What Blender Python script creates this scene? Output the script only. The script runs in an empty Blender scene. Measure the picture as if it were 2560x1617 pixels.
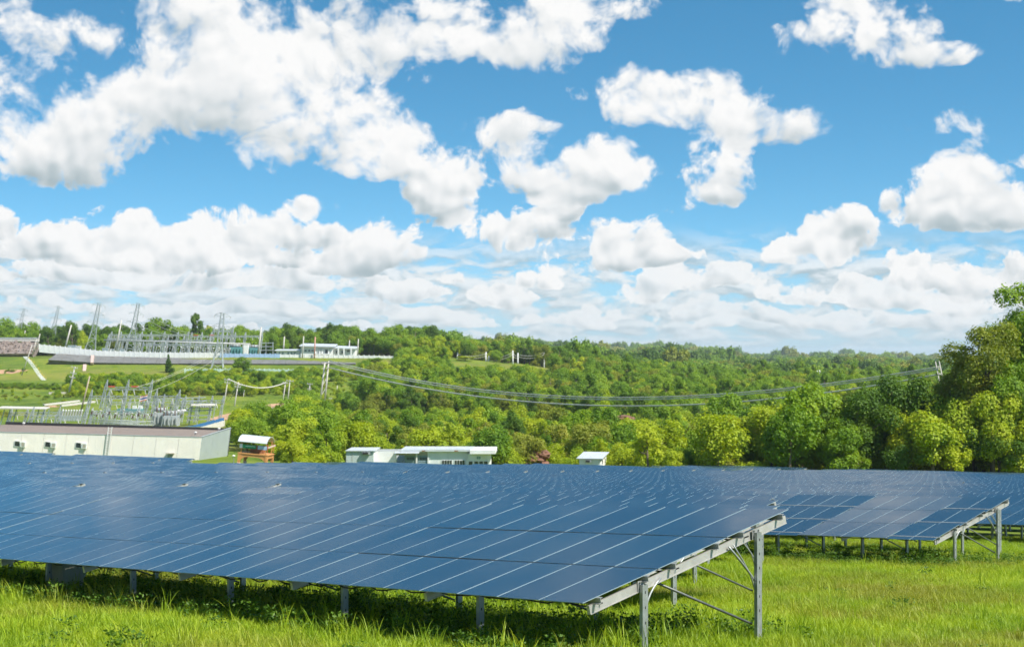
import bpy, bmesh, math, random
import numpy as np
from mathutils import Vector, Matrix

random.seed(7)
RNG = np.random.default_rng(11)
SC = bpy.context.scene
COL = SC.collection
PI = math.pi

# ------------------------------------------------------------------ camera
F_PX, W_PX, H_PX, HORIZON = 4100.0, 2560.0, 1617.0, 890.0
PITCH = math.atan((HORIZON - H_PX / 2) / F_PX)
cam_d = bpy.data.cameras.new("camera")
cam = bpy.data.objects.new("camera", cam_d)
COL.objects.link(cam)
cam.location = (0, 0, 0)                       # eye level is z = 0; the ground falls away ahead
cam.rotation_euler = (PI / 2 + PITCH, 0, 0)
cam_d.sensor_width = 36.0
cam_d.lens = 36.0 * F_PX / W_PX
cam_d.clip_start = 0.1
cam_d.clip_end = 40000.0
cam_d.dof.use_dof = True
cam_d.dof.focus_distance = 19.0
cam_d.dof.aperture_fstop = 5.0
SC.camera = cam

# ------------------------------------------------------------------ colour management
SC.view_settings.view_transform = 'Standard'
SC.view_settings.look = 'None'
SC.view_settings.exposure = 0.52
SC.view_settings.gamma = 1.0
SC.view_settings.use_curve_mapping = False
SC.render.engine = 'CYCLES'
SC.cycles.use_denoising = True
SC.cycles.use_adaptive_sampling = True
SC.cycles.adaptive_threshold = 0.02
SC.cycles.adaptive_min_samples = 12
SC.cycles.max_bounces = 5
SC.cycles.diffuse_bounces = 3
SC.cycles.glossy_bounces = 3
SC.cycles.transmission_bounces = 3
SC.cycles.transparent_max_bounces = 6
SC.cycles.caustics_reflective = False
SC.cycles.caustics_refractive = False
SC.render.use_persistent_data = False

# ------------------------------------------------------------------ sun
SUN_AZ, SUN_EL = math.radians(122), math.radians(50)       # azimuth clockwise from the view axis
to_sun = Vector((math.sin(SUN_AZ) * math.cos(SUN_EL), math.cos(SUN_AZ) * math.cos(SUN_EL), math.sin(SUN_EL)))
sun_d = bpy.data.lights.new("sun", 'SUN')
sun_d.energy = 5.0
sun_d.angle = math.radians(0.53)
sun_d.color = (1.0, 0.955, 0.88)
sun = bpy.data.objects.new("sun", sun_d)
COL.objects.link(sun)
sun.rotation_euler = (-to_sun).to_track_quat('-Z', 'Y').to_euler()
sun.location = (60, -20, 80)

# ------------------------------------------------------------------ world: sky and cumulus
world = bpy.data.worlds.new("World")
SC.world = world
world.use_nodes = True
world.cycles.sampling_method = 'NONE'
WT = world.node_tree
for n in list(WT.nodes):
    WT.nodes.remove(n)


class NB:
    """small helper that writes math nodes"""
    def __init__(self, tree):
        self.t = tree

    def node(self, kind, **kw):
        n = self.t.nodes.new(kind)
        for k, v in kw.items():
            setattr(n, k, v)
        return n

    def put(self, sock, val):
        if hasattr(val, 'is_linked') or isinstance(val, bpy.types.NodeSocket):
            self.t.links.new(val, sock)
        else:
            sock.default_value = val

    def m(self, op, a, b=0.0, c=0.0, clamp=False):
        n = self.node('ShaderNodeMath', operation=op, use_clamp=clamp)
        self.put(n.inputs[0], a)
        self.put(n.inputs[1], b)
        self.put(n.inputs[2], c)
        return n.outputs[0]

    def vm(self, op, a, b=(0, 0, 0)):
        n = self.node('ShaderNodeVectorMath', operation=op)
        self.put(n.inputs[0], a)
        self.put(n.inputs[1], b)
        return n.outputs[0]

    def sep(self, v):
        n = self.node('ShaderNodeSeparateXYZ')
        self.put(n.inputs[0], v)
        return n.outputs

    def comb(self, x, y, z=0.0):
        n = self.node('ShaderNodeCombineXYZ')
        self.put(n.inputs[0], x)
        self.put(n.inputs[1], y)
        self.put(n.inputs[2], z)
        return n.outputs[0]

    def noise(self, vec, scale, detail=4.0, rough=0.55, dist=0.0, color=False):
        n = self.node('ShaderNodeTexNoise')
        self.put(n.inputs['Vector'], vec)
        n.inputs['Scale'].default_value = scale
        n.inputs['Detail'].default_value = detail
        n.inputs['Roughness'].default_value = rough
        n.inputs['Distortion'].default_value = dist
        return n.outputs['Color' if color else 'Fac']

    def ss(self, x, lo, hi, to0=0.0, to1=1.0, smooth=True):
        n = self.node('ShaderNodeMapRange')
        n.interpolation_type = 'SMOOTHSTEP' if smooth else 'LINEAR'
        n.clamp = True
        self.put(n.inputs['Value'], x)
        self.put(n.inputs['From Min'], lo)
        self.put(n.inputs['From Max'], hi)
        self.put(n.inputs['To Min'], to0)
        self.put(n.inputs['To Max'], to1)
        return n.outputs[0]

    def mix(self, f, a, b, blend='MIX'):
        n = self.node('ShaderNodeMix', data_type='RGBA', blend_type=blend)
        self.put(n.inputs[0], f)
        self.put(n.inputs[6], a)
        self.put(n.inputs[7], b)
        return n.outputs[2]

    def ramp(self, f, stops, interp='LINEAR'):
        n = self.node('ShaderNodeValToRGB')
        cr = n.color_ramp
        cr.interpolation = interp
        while len(cr.elements) < len(stops):
            cr.elements.new(0.5)
        for e, (p, c) in zip(cr.elements, stops):
            e.position = p
            e.color = tuple(c) + ((1.0,) if len(c) == 3 else ())
        self.put(n.inputs[0], f)
        return n.outputs[0]


wb = NB(WT)
tc = wb.node('ShaderNodeTexCoord')
wd = tc.outputs['Generated']                     # direction of the ray in the world
wx, wy, wz = wb.sep(wd)
K = 4.1
az = wb.m('MULTIPLY', wb.m('ARCTAN2', wx, wy), K)
el = wb.m('MULTIPLY', wb.m('ARCSINE', wz), K)

# blue of the air: Nishita, looked up a little higher than the true elevation (clean, rain-washed air)
elr = wb.m('DIVIDE', el, K)
el2 = wb.m('MULTIPLY_ADD', wb.m('MAXIMUM', elr, 0.0), 1.9, 0.05)
el2 = wb.m('MINIMUM', el2, 1.5)
ca = wb.m('COSINE', el2)
azr = wb.m('ARCTAN2', wx, wy)
skyvec = wb.comb(wb.m('MULTIPLY', wb.m('SINE', azr), ca), wb.m('MULTIPLY', wb.m('COSINE', azr), ca), wb.m('SINE', el2))
skyt = wb.node('ShaderNodeTexSky')
skyt.sky_type = 'NISHITA'
skyt.sun_disc = False
skyt.sun_elevation = SUN_EL
skyt.sun_rotation = SUN_AZ
skyt.altitude = 100
skyt.air_density = 1.0
skyt.dust_density = 0.2
skyt.ozone_density = 4.0
WT.links.new(skyvec, skyt.inputs[0])
hsv = wb.node('ShaderNodeHueSaturation')
hsv.inputs['Hue'].default_value = 0.480
hsv.inputs['Saturation'].default_value = 1.22
hsv.inputs['Value'].default_value = 1.10
WT.links.new(skyt.outputs[0], hsv.inputs['Color'])
air = hsv.outputs['Color']

# cumulus: (x, y, half width, half height, flatness of the base) in thousandths of view angle
CL = [
 # high on the left
 (130,100,125,52,1),(30,55,55,50,1),(60,105,80,45,1),
 (560,10,280,105,1),(440,30,150,60,1),(640,110,200,80,1),(480,130,120,50,1),
 (1130,40,300,100,1),(1000,125,140,65,1),(1290,75,140,85,1),(1190,120,120,60,1),(1450,0,120,40,1),(890,100,110,70,1),
 (480,215,200,85,1),(720,240,200,140,1),(620,170,170,90,1),
 (70,270,170,110,1),(60,380,170,85,1),(300,300,200,75,1),(170,370,170,70,1),(400,240,150,80,1),
 (800,300,150,120,1),(930,370,115,100,1),(860,410,70,40,1.4),(1040,480,90,60,1),(1010,430,80,60,1),
 # middle
 (1180,315,105,45,1),(1220,290,60,38,1),(1270,290,50,16,1),(1090,400,55,60,1),
 (1280,410,150,75,1.2),(1420,370,100,65,1),(1390,430,130,60,1.2),(1190,555,150,58,1.6),(1290,520,80,60,1.3),(1330,480,60,40,1),
 (1490,225,110,72,1),(1640,240,190,80,1.2),(1560,260,110,60,1),(1830,310,135,56,1.2),(1740,290,100,50,1),(1690,400,122,88,1.2),(1700,450,70,40,1),
 # high on the right
 (1900,85,95,36,1),(2060,20,150,42,1),(2130,135,125,60,1),(2230,160,85,26,1),(2370,18,50,26,1),
 (2270,350,72,80,1),(2250,480,130,100,1.3),(2390,470,100,75,1),(2320,540,190,50,1.8),
 # lower left bank
 (90,580,130,60,1.8),(255,540,100,62,1.3),(250,600,220,60,1.8),(430,555,120,66,1.4),(540,560,120,62,1.5),(500,620,200,40,1.8),
 (690,530,58,62,1.2),(665,590,85,60,1.6),(770,555,50,36,1.2),(910,600,130,62,1.8),(820,625,90,45,1.8),(0,530,34,40,1.2),
 (1465,570,100,55,1.4),(1390,615,140,48,1.8),(1510,610,110,34,1.8),(1285,660,80,34,1.8),(1600,600,60,48,1.5),
 (1950,560,112,66,1.6),(1880,605,125,42,1.9),(1990,535,55,42,1.3),(2130,615,65,32,1.6),(2210,660,120,50,1.8),(2310,680,80,50,1.7),(2390,650,50,40,1.6),
 # loose scraps (half weight)
 (1345,215,44,24,.5),(985,212,56,34,.5),(910,535,70,40,.5),(75,180,70,34,.5),(950,80,60,44,.5),(2092,480,30,46,.5),(1310,290,44,30,.5),(1520,400,40,26,.5),(2175,322,60,26,.5),(740,488,60,30,.5),(640,390,64,44,.5),(1570,490,70,32,.5),(1640,330,50,26,.5),(2060,90,150,60,.5),(1880,110,120,50,.5),(330,120,110,50,.5),
 # overhead, above the frame: the cloud that the right-hand panels mirror, and its neighbours
 (1720,-500,400,230,1),(1850,-640,160,90,1),(-250,-330,260,150,1),(420,-420,150,70,1),(2650,-260,210,120,1),(900,-760,340,190,1),
]
# farther banks, lower in the sky and behind the first
CL2 = [
 (60,660,150,40,2),(230,650,130,44,2),(380,660,110,40,2),(560,655,120,46,2),(690,660,120,44,2),(840,675,110,34,2),(980,690,90,34,2),(1060,655,32,24,1.4),
 (1620,665,110,50,2),(1510,690,80,40,2),(1720,655,62,44,1.7),(1180,705,85,42,2),(2070,695,85,50,2),(1990,680,60,44,2),(1860,690,100,48,2),(2180,700,90,46,2),(2330,725,110,40,2),(1150,690,50,36,1.6),
]
CL3 = [
 (90,725,110,28,2.2),(250,735,90,26,2.2),(400,720,110,30,2.2),(560,730,100,28,2.2),(700,735,110,28,2.2),(880,725,90,30,2.2),(990,745,80,26,2.2),(790,765,90,22,2.2),
 (1120,755,80,26,2.2),(1280,755,90,26,2.2),(1420,735,80,34,2.2),(1380,765,70,22,2.2),(1560,745,90,30,2.2),(1650,735,60,38,2),(1760,745,80,32,2.2),(1690,770,70,20,2.2),
 (1880,755,90,26,2.2),(2010,750,90,32,2.2),(2120,760,80,26,2.2),(2240,755,80,26,2.2),(300,770,120,18,2.2),(90,770,90,18,2.2),(540,780,100,18,2.2),
]
pv = wb.comb(az, el, 0.0)
warp = wb.noise(pv, 3.2, 3.0, 0.5, color=True)
warp = wb.vm('SUBTRACT', warp, (0.5, 0.5, 0.5))
wn = wb.node('ShaderNodeVectorMath', operation='MULTIPLY_ADD')
WT.links.new(warp, wn.inputs[0])
wn.inputs[1].default_value = (0.13, 0.10, 0.0)
WT.links.new(pv, wn.inputs[2])
pw = wn.outputs[0]
bu, bv, _ = wb.sep(pw)
CL_R = 1.21
def box(c):
    S = 1.0631
    X = math.atan((c[0] * S - 1280) / F_PX) * K
    Yv = math.atan((HORIZON - c[1] * S) / F_PX) * K
    return X, Yv, c[2] * S / 1000 * CL_R, c[3] * S / 1000 * CL_R


def near(clouds, u0, u1, v0, v1):
    out = []
    for c in clouds:
        X, Yv, RX, RY = box(c)
        if X + RX > u0 - 0.09 and X - RX < u1 + 0.09 and Yv + RY > v0 - 0.07 and Yv - RY < v1 + 0.07:
            out.append(c)
    return out


def bank(clouds):
    acc = None
    for g0 in range(0, len(clouds), 12):                  # a dozen puffs to a node group
        gt = bpy.data.node_groups.new("cloud_bank", 'ShaderNodeTree')
        for nm in ("u", "v"):
            gt.interface.new_socket(nm, in_out='INPUT', socket_type='NodeSocketFloat')
        gt.interface.new_socket("a", in_out='INPUT', socket_type='NodeSocketVector')
        gt.interface.new_socket("a", in_out='OUTPUT', socket_type='NodeSocketVector')
        gb = NB(gt)
        gi = gb.node('NodeGroupInput')
        go = gb.node('NodeGroupOutput')
        g = gi.outputs[2]
        for (cx, cy, rx, ry, k) in clouds[g0:g0 + 12]:
            X, Yv, RX, RY = box((cx, cy, rx, ry))
            du = gb.m('MULTIPLY_ADD', gi.outputs[0], 1 / RX, -X / RX)
            dv = gb.m('MULTIPLY_ADD', gi.outputs[1], 1 / RY, -Yv / RY)
            dk = dv if k <= 1 else gb.m('MAXIMUM', dv, gb.m('MULTIPLY', dv, -k))
            l2 = gb.m('MULTIPLY_ADD', dk, dk, gb.m('MULTIPLY', du, du))
            w = gb.m('MAXIMUM', gb.m('SUBTRACT', 1.0, l2), 0.0)
            if k < 1:
                w = gb.m('MULTIPLY', w, 0.5)
            g = gb.vm('ADD', g, gb.comb(gb.m('MULTIPLY', w, dv), w, 0.0))
        gt.links.new(g, go.inputs[0])
        gn = wb.node('ShaderNodeGroup')
        gn.node_tree = gt
        WT.links.new(bu, gn.inputs[0])
        WT.links.new(bv, gn.inputs[1])
        if acc is not None:
            WT.links.new(acc, gn.inputs[2])
        acc = gn.outputs[0]
    acc_h, acc_w, _z = wb.sep(acc)
    h = wb.m('DIVIDE', acc_h, wb.m('ADD', acc_w, 0.05))
    b = wb.m('SUBTRACT', 1.0, wb.m('POWER', 2.718, wb.m('MULTIPLY', acc_w, -1.1)))      # soft union, 0..1
    return b, h


# puffs: billows (rounded cells) over turbulent noise
def billow(vec, det, vd, dist):
    f = wb.noise(vec, 6.5, det, 0.64, dist)
    v = wb.node('ShaderNodeTexVoronoi', feature='SMOOTH_F1')
    v.voronoi_dimensions = '2D'
    v.normalize = True
    WT.links.new(vec, v.inputs['Vector'])
    v.inputs['Scale'].default_value = 15.0
    v.inputs['Detail'].default_value = vd
    v.inputs['Roughness'].default_value = 0.6
    v.inputs['Smoothness'].default_value = 0.3
    return wb.m('SUBTRACT', wb.m('MULTIPLY', wb.m('SUBTRACT', f, 0.5), 2.5), wb.m('MULTIPLY', wb.m('SUBTRACT', v.outputs['Distance'], 0.3), 0.8))
fine = billow(pw, 8.0, 2.0, 0.25)
sm0 = billow(pw, 2.0, 1.0, 0.0)
sm1 = billow(wb.vm('ADD', pw, (0.012, 0.026, 0.0)), 2.0, 1.0, 0.0)
big = wb.noise(pv, 3.0, 3.0, 0.5)
# far field of small flat clouds seen edge-on above the horizon
lowv = wb.comb(wb.m('MULTIPLY', az, 8.0), wb.m('MULTIPLY', wb.m('POWER', wb.m('MAXIMUM', el, 0.0), 0.8), 19.0), 3.7)
low = wb.noise(lowv, 1.0, 7.0, 0.58, 0.4)
low_up = wb.noise(wb.vm('ADD', lowv, (0.05, 0.30, 0.0)), 1.0, 4.0, 0.54, 0.4)
band = wb.m('MULTIPLY', wb.ss(el, -0.01, 0.06), wb.ss(el, 0.34, 0.20))
bigc = wb.m('SUBTRACT', big, 0.5)
sq = wb.ss(el, 0.10, 0.60, 0.55, 1.0)                # puffs shrink with distance
puff = wb.m('SUBTRACT', sm0, sm1)
soft = wb.ss(el, 0.20, 0.62, 0.24, 0.78)
thr = 0.52


def shade(b, h, noise_amt, puff_amt, h0, h1, lo, hi, big_amt):
    rag = wb.m('MULTIPLY_ADD', wb.m('MULTIPLY', b, wb.m('SUBTRACT', 1.0, b)), 2.6, noise_amt)      # torn at the rim, solid inside
    d = wb.m('MULTIPLY_ADD', b, 1.5, wb.m('MULTIPLY', fine, rag))
    d = wb.m('ADD', d, wb.m('MULTIPLY', bigc, 0.5))
    a = wb.ss(d, thr, wb.m('ADD', soft, thr))
    lit = wb.ss(h, h0, h1, lo, hi)
    lit = wb.m('MULTIPLY_ADD', puff, puff_amt, lit)
    lit = wb.m('MULTIPLY_ADD', bigc, -big_amt, lit)
    lit = wb.m('ADD', lit, wb.ss(d, thr + 0.6, thr + 0.05, 0.0, 0.28), clamp=True)
    return a, lit


def tint(lit):
    return wb.ramp(lit, [(0.0, (0.42, 0.51, 0.55)), (0.30, (0.57, 0.64, 0.67)), (0.62, (0.80, 0.83, 0.845)), (0.95, (0.975, 0.975, 0.97))])


dlow = wb.m('MULTIPLY_ADD', bigc, 0.2, low)
a4 = wb.m('MULTIPLY', wb.ss(dlow, 0.36, 0.52), band)
l4 = wb.m('MULTIPLY_ADD', wb.m('SUBTRACT', low, low_up), 3.4, 0.58, clamp=True)
horizon = wb.ss(el, -0.02, 0.30, 0.85, 0.0)
air = wb.mix(horizon, air, (3.1, 4.2, 4.9, 1))


def veil(col, amt):                                   # the air between here and a far cloud
    return wb.mix(amt, wb.mix(1.0, col, (6.6, 6.6, 6.6, 1), 'MULTIPLY'), (3.7, 4.6, 5.1, 1))


def backdrop(col):
    b = wb.node('ShaderNodeBackground')
    WT.links.new(col, b.inputs[0])
    b.inputs[1].default_value = 0.106
    return b.outputs[0]


def cell(u0, u1, v0, v1):
    c = air
    if v0 < 0.36:
        c = wb.mix(wb.m('MULTIPLY', a4, 0.9), c, veil(tint(l4), wb.ss(el, 0.0, 0.25, 0.50, 0.2)))
        for lst, na, al, ve in ((CL3, 1.05, 0.92, 0.30), (CL2, 1.0, 0.96, 0.14)):
            b, h = bank(near(lst, u0, u1, v0, v1))
            a, l = shade(b, h, na, 1.1, -0.55, 0.30, 0.22, 0.92, 0.7)
            c = wb.mix(wb.m('MULTIPLY', a, al), c, veil(tint(l), ve))
    b, h = bank(near(CL, u0, u1, v0, v1))
    a, l = shade(b, h, 0.95, wb.ss(el, 0.25, 0.6, 0.95, 0.5), wb.ss(el, 0.3, 0.6, -0.55, -0.75),
                 wb.ss(el, 0.3, 0.6, 0.32, 0.25), wb.ss(el, 0.3, 0.6, 0.16, 0.40), 0.93, 1.35)
    c = wb.mix(a, c, veil(tint(l), wb.ss(el, 0.2, 0.5, 0.05, 0.0)))
    return backdrop(c)


def pick(fac, a, b):                                  # a hard switch: only one side is evaluated
    n = wb.node('ShaderNodeMixShader')
    WT.links.new(fac, n.inputs[0])
    WT.links.new(a, n.inputs[1])
    WT.links.new(b, n.inputs[2])
    return n.outputs[0]


rows = []
VS = 0.36
for v0, v1 in ((-0.2, VS), (VS, 2.6)):
    c0, c1, c2 = cell(-2.2, -0.5, v0, v1), cell(-0.5, 0.35, v0, v1), cell(0.35, 2.2, v0, v1)
    rows.append(pick(wb.m('GREATER_THAN', az, -0.5), c0, pick(wb.m('GREATER_THAN', az, 0.35), c1, c2)))
inside = pick(wb.m('GREATER_THAN', el, VS), rows[0], rows[1])

# the rest of the sky: the same fair-weather cumulus, without the fine shapes
gp = wb.m('ADD', wb.m('MAXIMUM', wz, 0.0), 0.16)
gvec = wb.comb(wb.m('DIVIDE', wx, gp), wb.m('DIVIDE', wy, gp), 1.3)
gen = wb.noise(gvec, 0.95, 4.0, 0.55, 0.2)
rest = backdrop(wb.mix(wb.ss(gen, 0.50, 0.66), air, (6.3, 6.4, 6.45, 1)))
edge = wb.m('MAXIMUM', wb.ss(wb.m('ABSOLUTE', az), 1.5, 1.9), wb.ss(el, 2.1, 2.5))
edge = wb.m('MAXIMUM', edge, wb.m('LESS_THAN', el, -0.25))
wo = wb.node('ShaderNodeOutputWorld')
WT.links.new(pick(edge, inside, rest), wo.inputs[0])

# ------------------------------------------------------------------ helpers
def px_dir(x, y):
    dx, dy = x - W_PX / 2, H_PX / 2 - y
    c, s = math.cos(PITCH), math.sin(PITCH)
    return Vector((dx, F_PX * c - dy * s, F_PX * s + dy * c))


def at(x, y, depth):
    """a place seen in direction (x, y) of the photograph, at this depth along the view"""
    d = px_dir(x, y)
    return d * (depth / d.y)


def to_px(p):
    c, s = math.cos(PITCH), math.sin(PITCH)
    f = p[1] * c + p[2] * s
    u = -p[1] * s + p[2] * c
    return W_PX / 2 + F_PX * p[0] / f, H_PX / 2 - F_PX * u / f


def sst(e0, e1, x):
    t = np.clip((x - e0) / (e1 - e0), 0, 1)
    return t * t * (3 - 2 * t)


def G(x, y):
    """height of the ground"""
    x = np.asarray(x, float)
    y = np.asarray(y, float)
    u = np.clip(y - 16.6, -45, 439)
    near = -3.1 - 0.079 * u + 9e-5 * u * u
    near = near - 0.010 * np.clip(x - 0.7, -90, 90) * (1 - sst(420, 520, y))
    near = near + 0.035 * np.sin(x * 0.9 + 1.3 * np.sin(y * 0.31)) * np.sin(y * 0.73) * (1 - sst(60, 90, y))
    a = x / np.maximum(y, 60)
    zm = -0.5 - 19.5 * sst(-0.06, 0.14, a)
    zt = 13 - 150 * (np.clip(a, -0.05, 0.35) - 0.03)
    z = near + (zm - near) * np.clip((y - 540) / 257.0, 0, 1) ** 1.8
    t = np.clip((y - 797) / 5200, 0, 1)
    z = z + (zt - zm) * t
    z = z + t * (11 * np.sin(a * 21 + 0.8) + 7 * np.sin(a * 57 + 2.0) + 4 * np.sin(a * 131 + y * 0.0012))
    roll = 1.4 * np.sin(x * 0.011 + 0.4) * np.sin(y * 0.009) + 0.8 * np.sin(x * 0.027 + y * 0.017)
    z = z + roll * sst(300, 600, y) * (1 - 0.9 * np.exp(-((y - 780) / 110.0) ** 2) * (a < 0))
    return z


def gz(x, y):
    return float(G(x, y))


def ground_px(x, y):
    """where the line of sight through (x, y) meets the ground"""
    d = px_dir(x, y)
    d = d / d.y
    hit = np.nonzero(d.z * _YS < G(d.x * _YS, _YS))[0]
    if len(hit) == 0:
        return d * 9000
    k = hit[0]
    hi = _YS[k]
    lo = _YS[max(k - 1, 0)]
    f = np.linspace(lo, hi, 40)
    g = np.nonzero(d.z * f < G(d.x * f, f))[0]
    return d * float(f[g[0]] if len(g) else hi)


_YS = np.geomspace(14.0, 9000.0, 700)


def lean_of(x):
    return math.atan((1300 - x) / 4000.0) * 0.9


class MB:
    """collects shapes; build() links them as one mesh object"""
    def __init__(self):
        self.v, self.f, self.m = [], [], []

    def add(self, verts, faces, mi=0):
        o = len(self.v)
        self.v.extend(tuple(p) for p in verts)
        self.f.extend(tuple(i + o for i in f) for f in faces)
        self.m.extend([mi] * len(faces))
        return self

    def box(self, c, s, mi=0, M=None):
        cx, cy, cz = c
        hx, hy, hz = s[0] / 2, s[1] / 2, s[2] / 2
        p = [Vector((cx + a * hx, cy + b * hy, cz + d * hz)) for d in (-1, 1) for b in (-1, 1) for a in (-1, 1)]
        if M is not None:
            p = [M @ q for q in p]
        return self.add(p, [(0, 2, 3, 1), (4, 5, 7, 6), (0, 1, 5, 4), (2, 6, 7, 3), (0, 4, 6, 2), (1, 3, 7, 5)], mi)

    def bar(self, a, b, w, h=None, mi=0, up=(0, 0, 1)):
        a, b = Vector(a), Vector(b)
        h = h or w
        d = (b - a).normalized()
        s = d.cross(Vector(up))
        if s.length < 1e-4:
            s = d.cross(Vector((1, 0, 0)))
        s.normalize()
        t = s.cross(d)
        p = []
        for e in (a, b):
            for i, j in ((-1, -1), (1, -1), (1, 1), (-1, 1)):
                p.append(e + s * (i * w / 2) + t * (j * h / 2))
        return self.add(p, [(0, 1, 2, 3), (7, 6, 5, 4), (0, 4, 5, 1), (1, 5, 6, 2), (2, 6, 7, 3), (3, 7, 4, 0)], mi)

    def tube(self, pts, r, n=6, mi=0, cap=True):
        pts = [Vector(p) for p in pts]
        rs = r if isinstance(r, (list, tuple)) else [r] * len(pts)
        rings = []
        for i, p in enumerate(pts):
            d = (pts[min(i + 1, len(pts) - 1)] - pts[max(i - 1, 0)]).normalized()
            s = d.cross(Vector((0, 0, 1)))
            if s.length < 1e-3:
                s = d.cross(Vector((0, 1, 0)))
            s.normalize()
            t = s.cross(d)
            rings.append([p + (s * math.cos(k * 2 * PI / n) + t * math.sin(k * 2 * PI / n)) * rs[i] for k in range(n)])
        vs = [q for rg in rings for q in rg]
        fs = []
        for i in range(len(pts) - 1):
            for k in range(n):
                fs.append((i * n + k, i * n + (k + 1) % n, (i + 1) * n + (k + 1) % n, (i + 1) * n + k))
        if cap:
            fs.append(tuple(range(n - 1, -1, -1)))
            fs.append(tuple((len(pts) - 1) * n + k for k in range(n)))
        return self.add(vs, fs, mi)

    def lathe(self, prof, c=(0, 0, 0), n=10, mi=0):
        vs, fs = [], []
        for r, z in prof:
            for k in range(n):
                vs.append((c[0] + r * math.cos(k * 2 * PI / n), c[1] + r * math.sin(k * 2 * PI / n), c[2] + z))
        for i in range(len(prof) - 1):
            for k in range(n):
                fs.append((i * n + k, i * n + (k + 1) % n, (i + 1) * n + (k + 1) % n, (i + 1) * n + k))
        fs.append(tuple(range(n - 1, -1, -1)))
        fs.append(tuple((len(prof) - 1) * n + k for k in range(n)))
        return self.add(vs, fs, mi)

    def prism(self, poly, d, mi=0):
        """polygon (list of 3-D points) pushed along the vector d"""
        d = Vector(d)
        n = len(poly)
        vs = [Vector(p) for p in poly] + [Vector(p) + d for p in poly]
        fs = [tuple(range(n - 1, -1, -1)), tuple(range(n, 2 * n))]
        fs += [(i, (i + 1) % n, (i + 1) % n + n, i + n) for i in range(n)]
        return self.add(vs, fs, mi)

    def mesh(self, name, mats, smooth=False):
        me = bpy.data.meshes.new(name)
        me.from_pydata(self.v, [], self.f)
        for m in (mats if isinstance(mats, (list, tuple)) else [mats]):
            me.materials.append(m)
        if any(self.m):
            me.polygons.foreach_set('material_index', self.m)
        if smooth:
            me.polygons.foreach_set('use_smooth', [True] * len(self.f))
        me.update()
        return me

    def build(self, name, mats, parent=None, smooth=False, fix=True):
        me = self.mesh(name, mats, smooth)
        if fix:
            bm = bmesh.new()
            bm.from_mesh(me)
            bmesh.ops.recalc_face_normals(bm, faces=bm.faces)
            bm.to_mesh(me)
            bm.free()
        return link(name, me, parent)


def link(name, me, parent=None, M=None):
    o = bpy.data.objects.new(name, me)
    COL.objects.link(o)
    if parent is not None:
        o.parent = parent
    if M is not None:
        o.matrix_basis = M
    return o


def tag(o, label=None, cat=None, group=None, kind=None):
    if label:
        o['label'] = label
    if cat:
        o['category'] = cat
    if group:
        o['group'] = group
    if kind:
        o['kind'] = kind
    return o


def empty(name, loc=(0, 0, 0), rz=0.0, label=None, cat=None, group=None):
    o = bpy.data.objects.new(name, None)
    o.empty_display_size = 0.3
    COL.objects.link(o)
    o.location = loc
    o.rotation_euler = (0, 0, rz)
    return tag(o, label, cat, group)


def copy_tree(o, parent=None):
    c = o.copy()
    COL.objects.link(c)
    c.parent = parent
    for ch in list(o.children):
        copy_tree(ch, c)
    return c


ORD = ["first", "second", "third", "fourth", "fifth", "sixth", "seventh", "eighth", "ninth", "tenth", "eleventh", "twelfth",
       "thirteenth", "fourteenth", "fifteenth", "sixteenth", "seventeenth", "eighteenth", "nineteenth", "twentieth"]
TENS = {2: "twenty", 3: "thirty", 4: "forty", 5: "fifty"}


def ordinal(n):
    if n <= 20:
        return ORD[n - 1]
    t, u = divmod(n, 10)
    if u == 0:
        return TENS[t][:-1] + "ieth"
    return TENS[t] + "-" + ORD[u - 1]


# ------------------------------------------------------------------ materials
MATS = {}


def pm(name, base, rough=0.6, metal=0.0, var=0.18, scale=1.5, bump=0.0, streak=0.0, spec=0.5):
    """a plain surface with uneven tone, fine relief and rain streaks"""
    if name in MATS:
        return MATS[name]
    m = bpy.data.materials.new(name)
    m.use_nodes = True
    nb = NB(m.node_tree)
    bs = m.node_tree.nodes['Principled BSDF']
    t = nb.node('ShaderNodeTexCoord')
    n1 = nb.noise(t.outputs['Object'], scale, 5.0, 0.6)
    n2 = nb.noise(t.outputs['Object'], scale * 9, 3.0, 0.6)
    f = nb.m('ADD', nb.m('MULTIPLY', n1, 0.7), nb.m('MULTIPLY', n2, 0.3))
    f = nb.ss(f, 0.3, 0.7)
    lo = tuple(max(0, c * (1 - var)) for c in base) + (1,)
    hi = tuple(min(1, c * (1 + var * 0.6)) for c in base) + (1,)
    col = nb.mix(f, lo, hi)
    if streak:
        mp = nb.node('ShaderNodeMapping')
        m.node_tree.links.new(t.outputs['Object'], mp.inputs[0])
        mp.inputs['Scale'].default_value = (1.6, 1.6, 0.12)
        st = nb.ss(nb.noise(mp.outputs[0], 1.2, 5.0, 0.65), 0.52, 0.75)
        dirt = tuple(c * 0.55 for c in base) + (1,)
        col = nb.mix(nb.m('MULTIPLY', st, streak), col, dirt)
    m.node_tree.links.new(col, bs.inputs['Base Color'])
    nb.put(bs.inputs['Roughness'], nb.ss(n1, 0.2, 0.8, rough * 0.85, min(1, rough * 1.15)))
    bs.inputs['Metallic'].default_value = metal
    bs.inputs['Specular IOR Level'].default_value = spec
    if bump:
        b = nb.node('ShaderNodeBump')
        b.inputs['Strength'].default_value = bump
        b.inputs['Distance'].default_value = 0.03
        m.node_tree.links.new(n2, b.inputs['Height'])
        m.node_tree.links.new(b.outputs[0], bs.inputs['Normal'])
    MATS[name] = m
    return m


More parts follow.
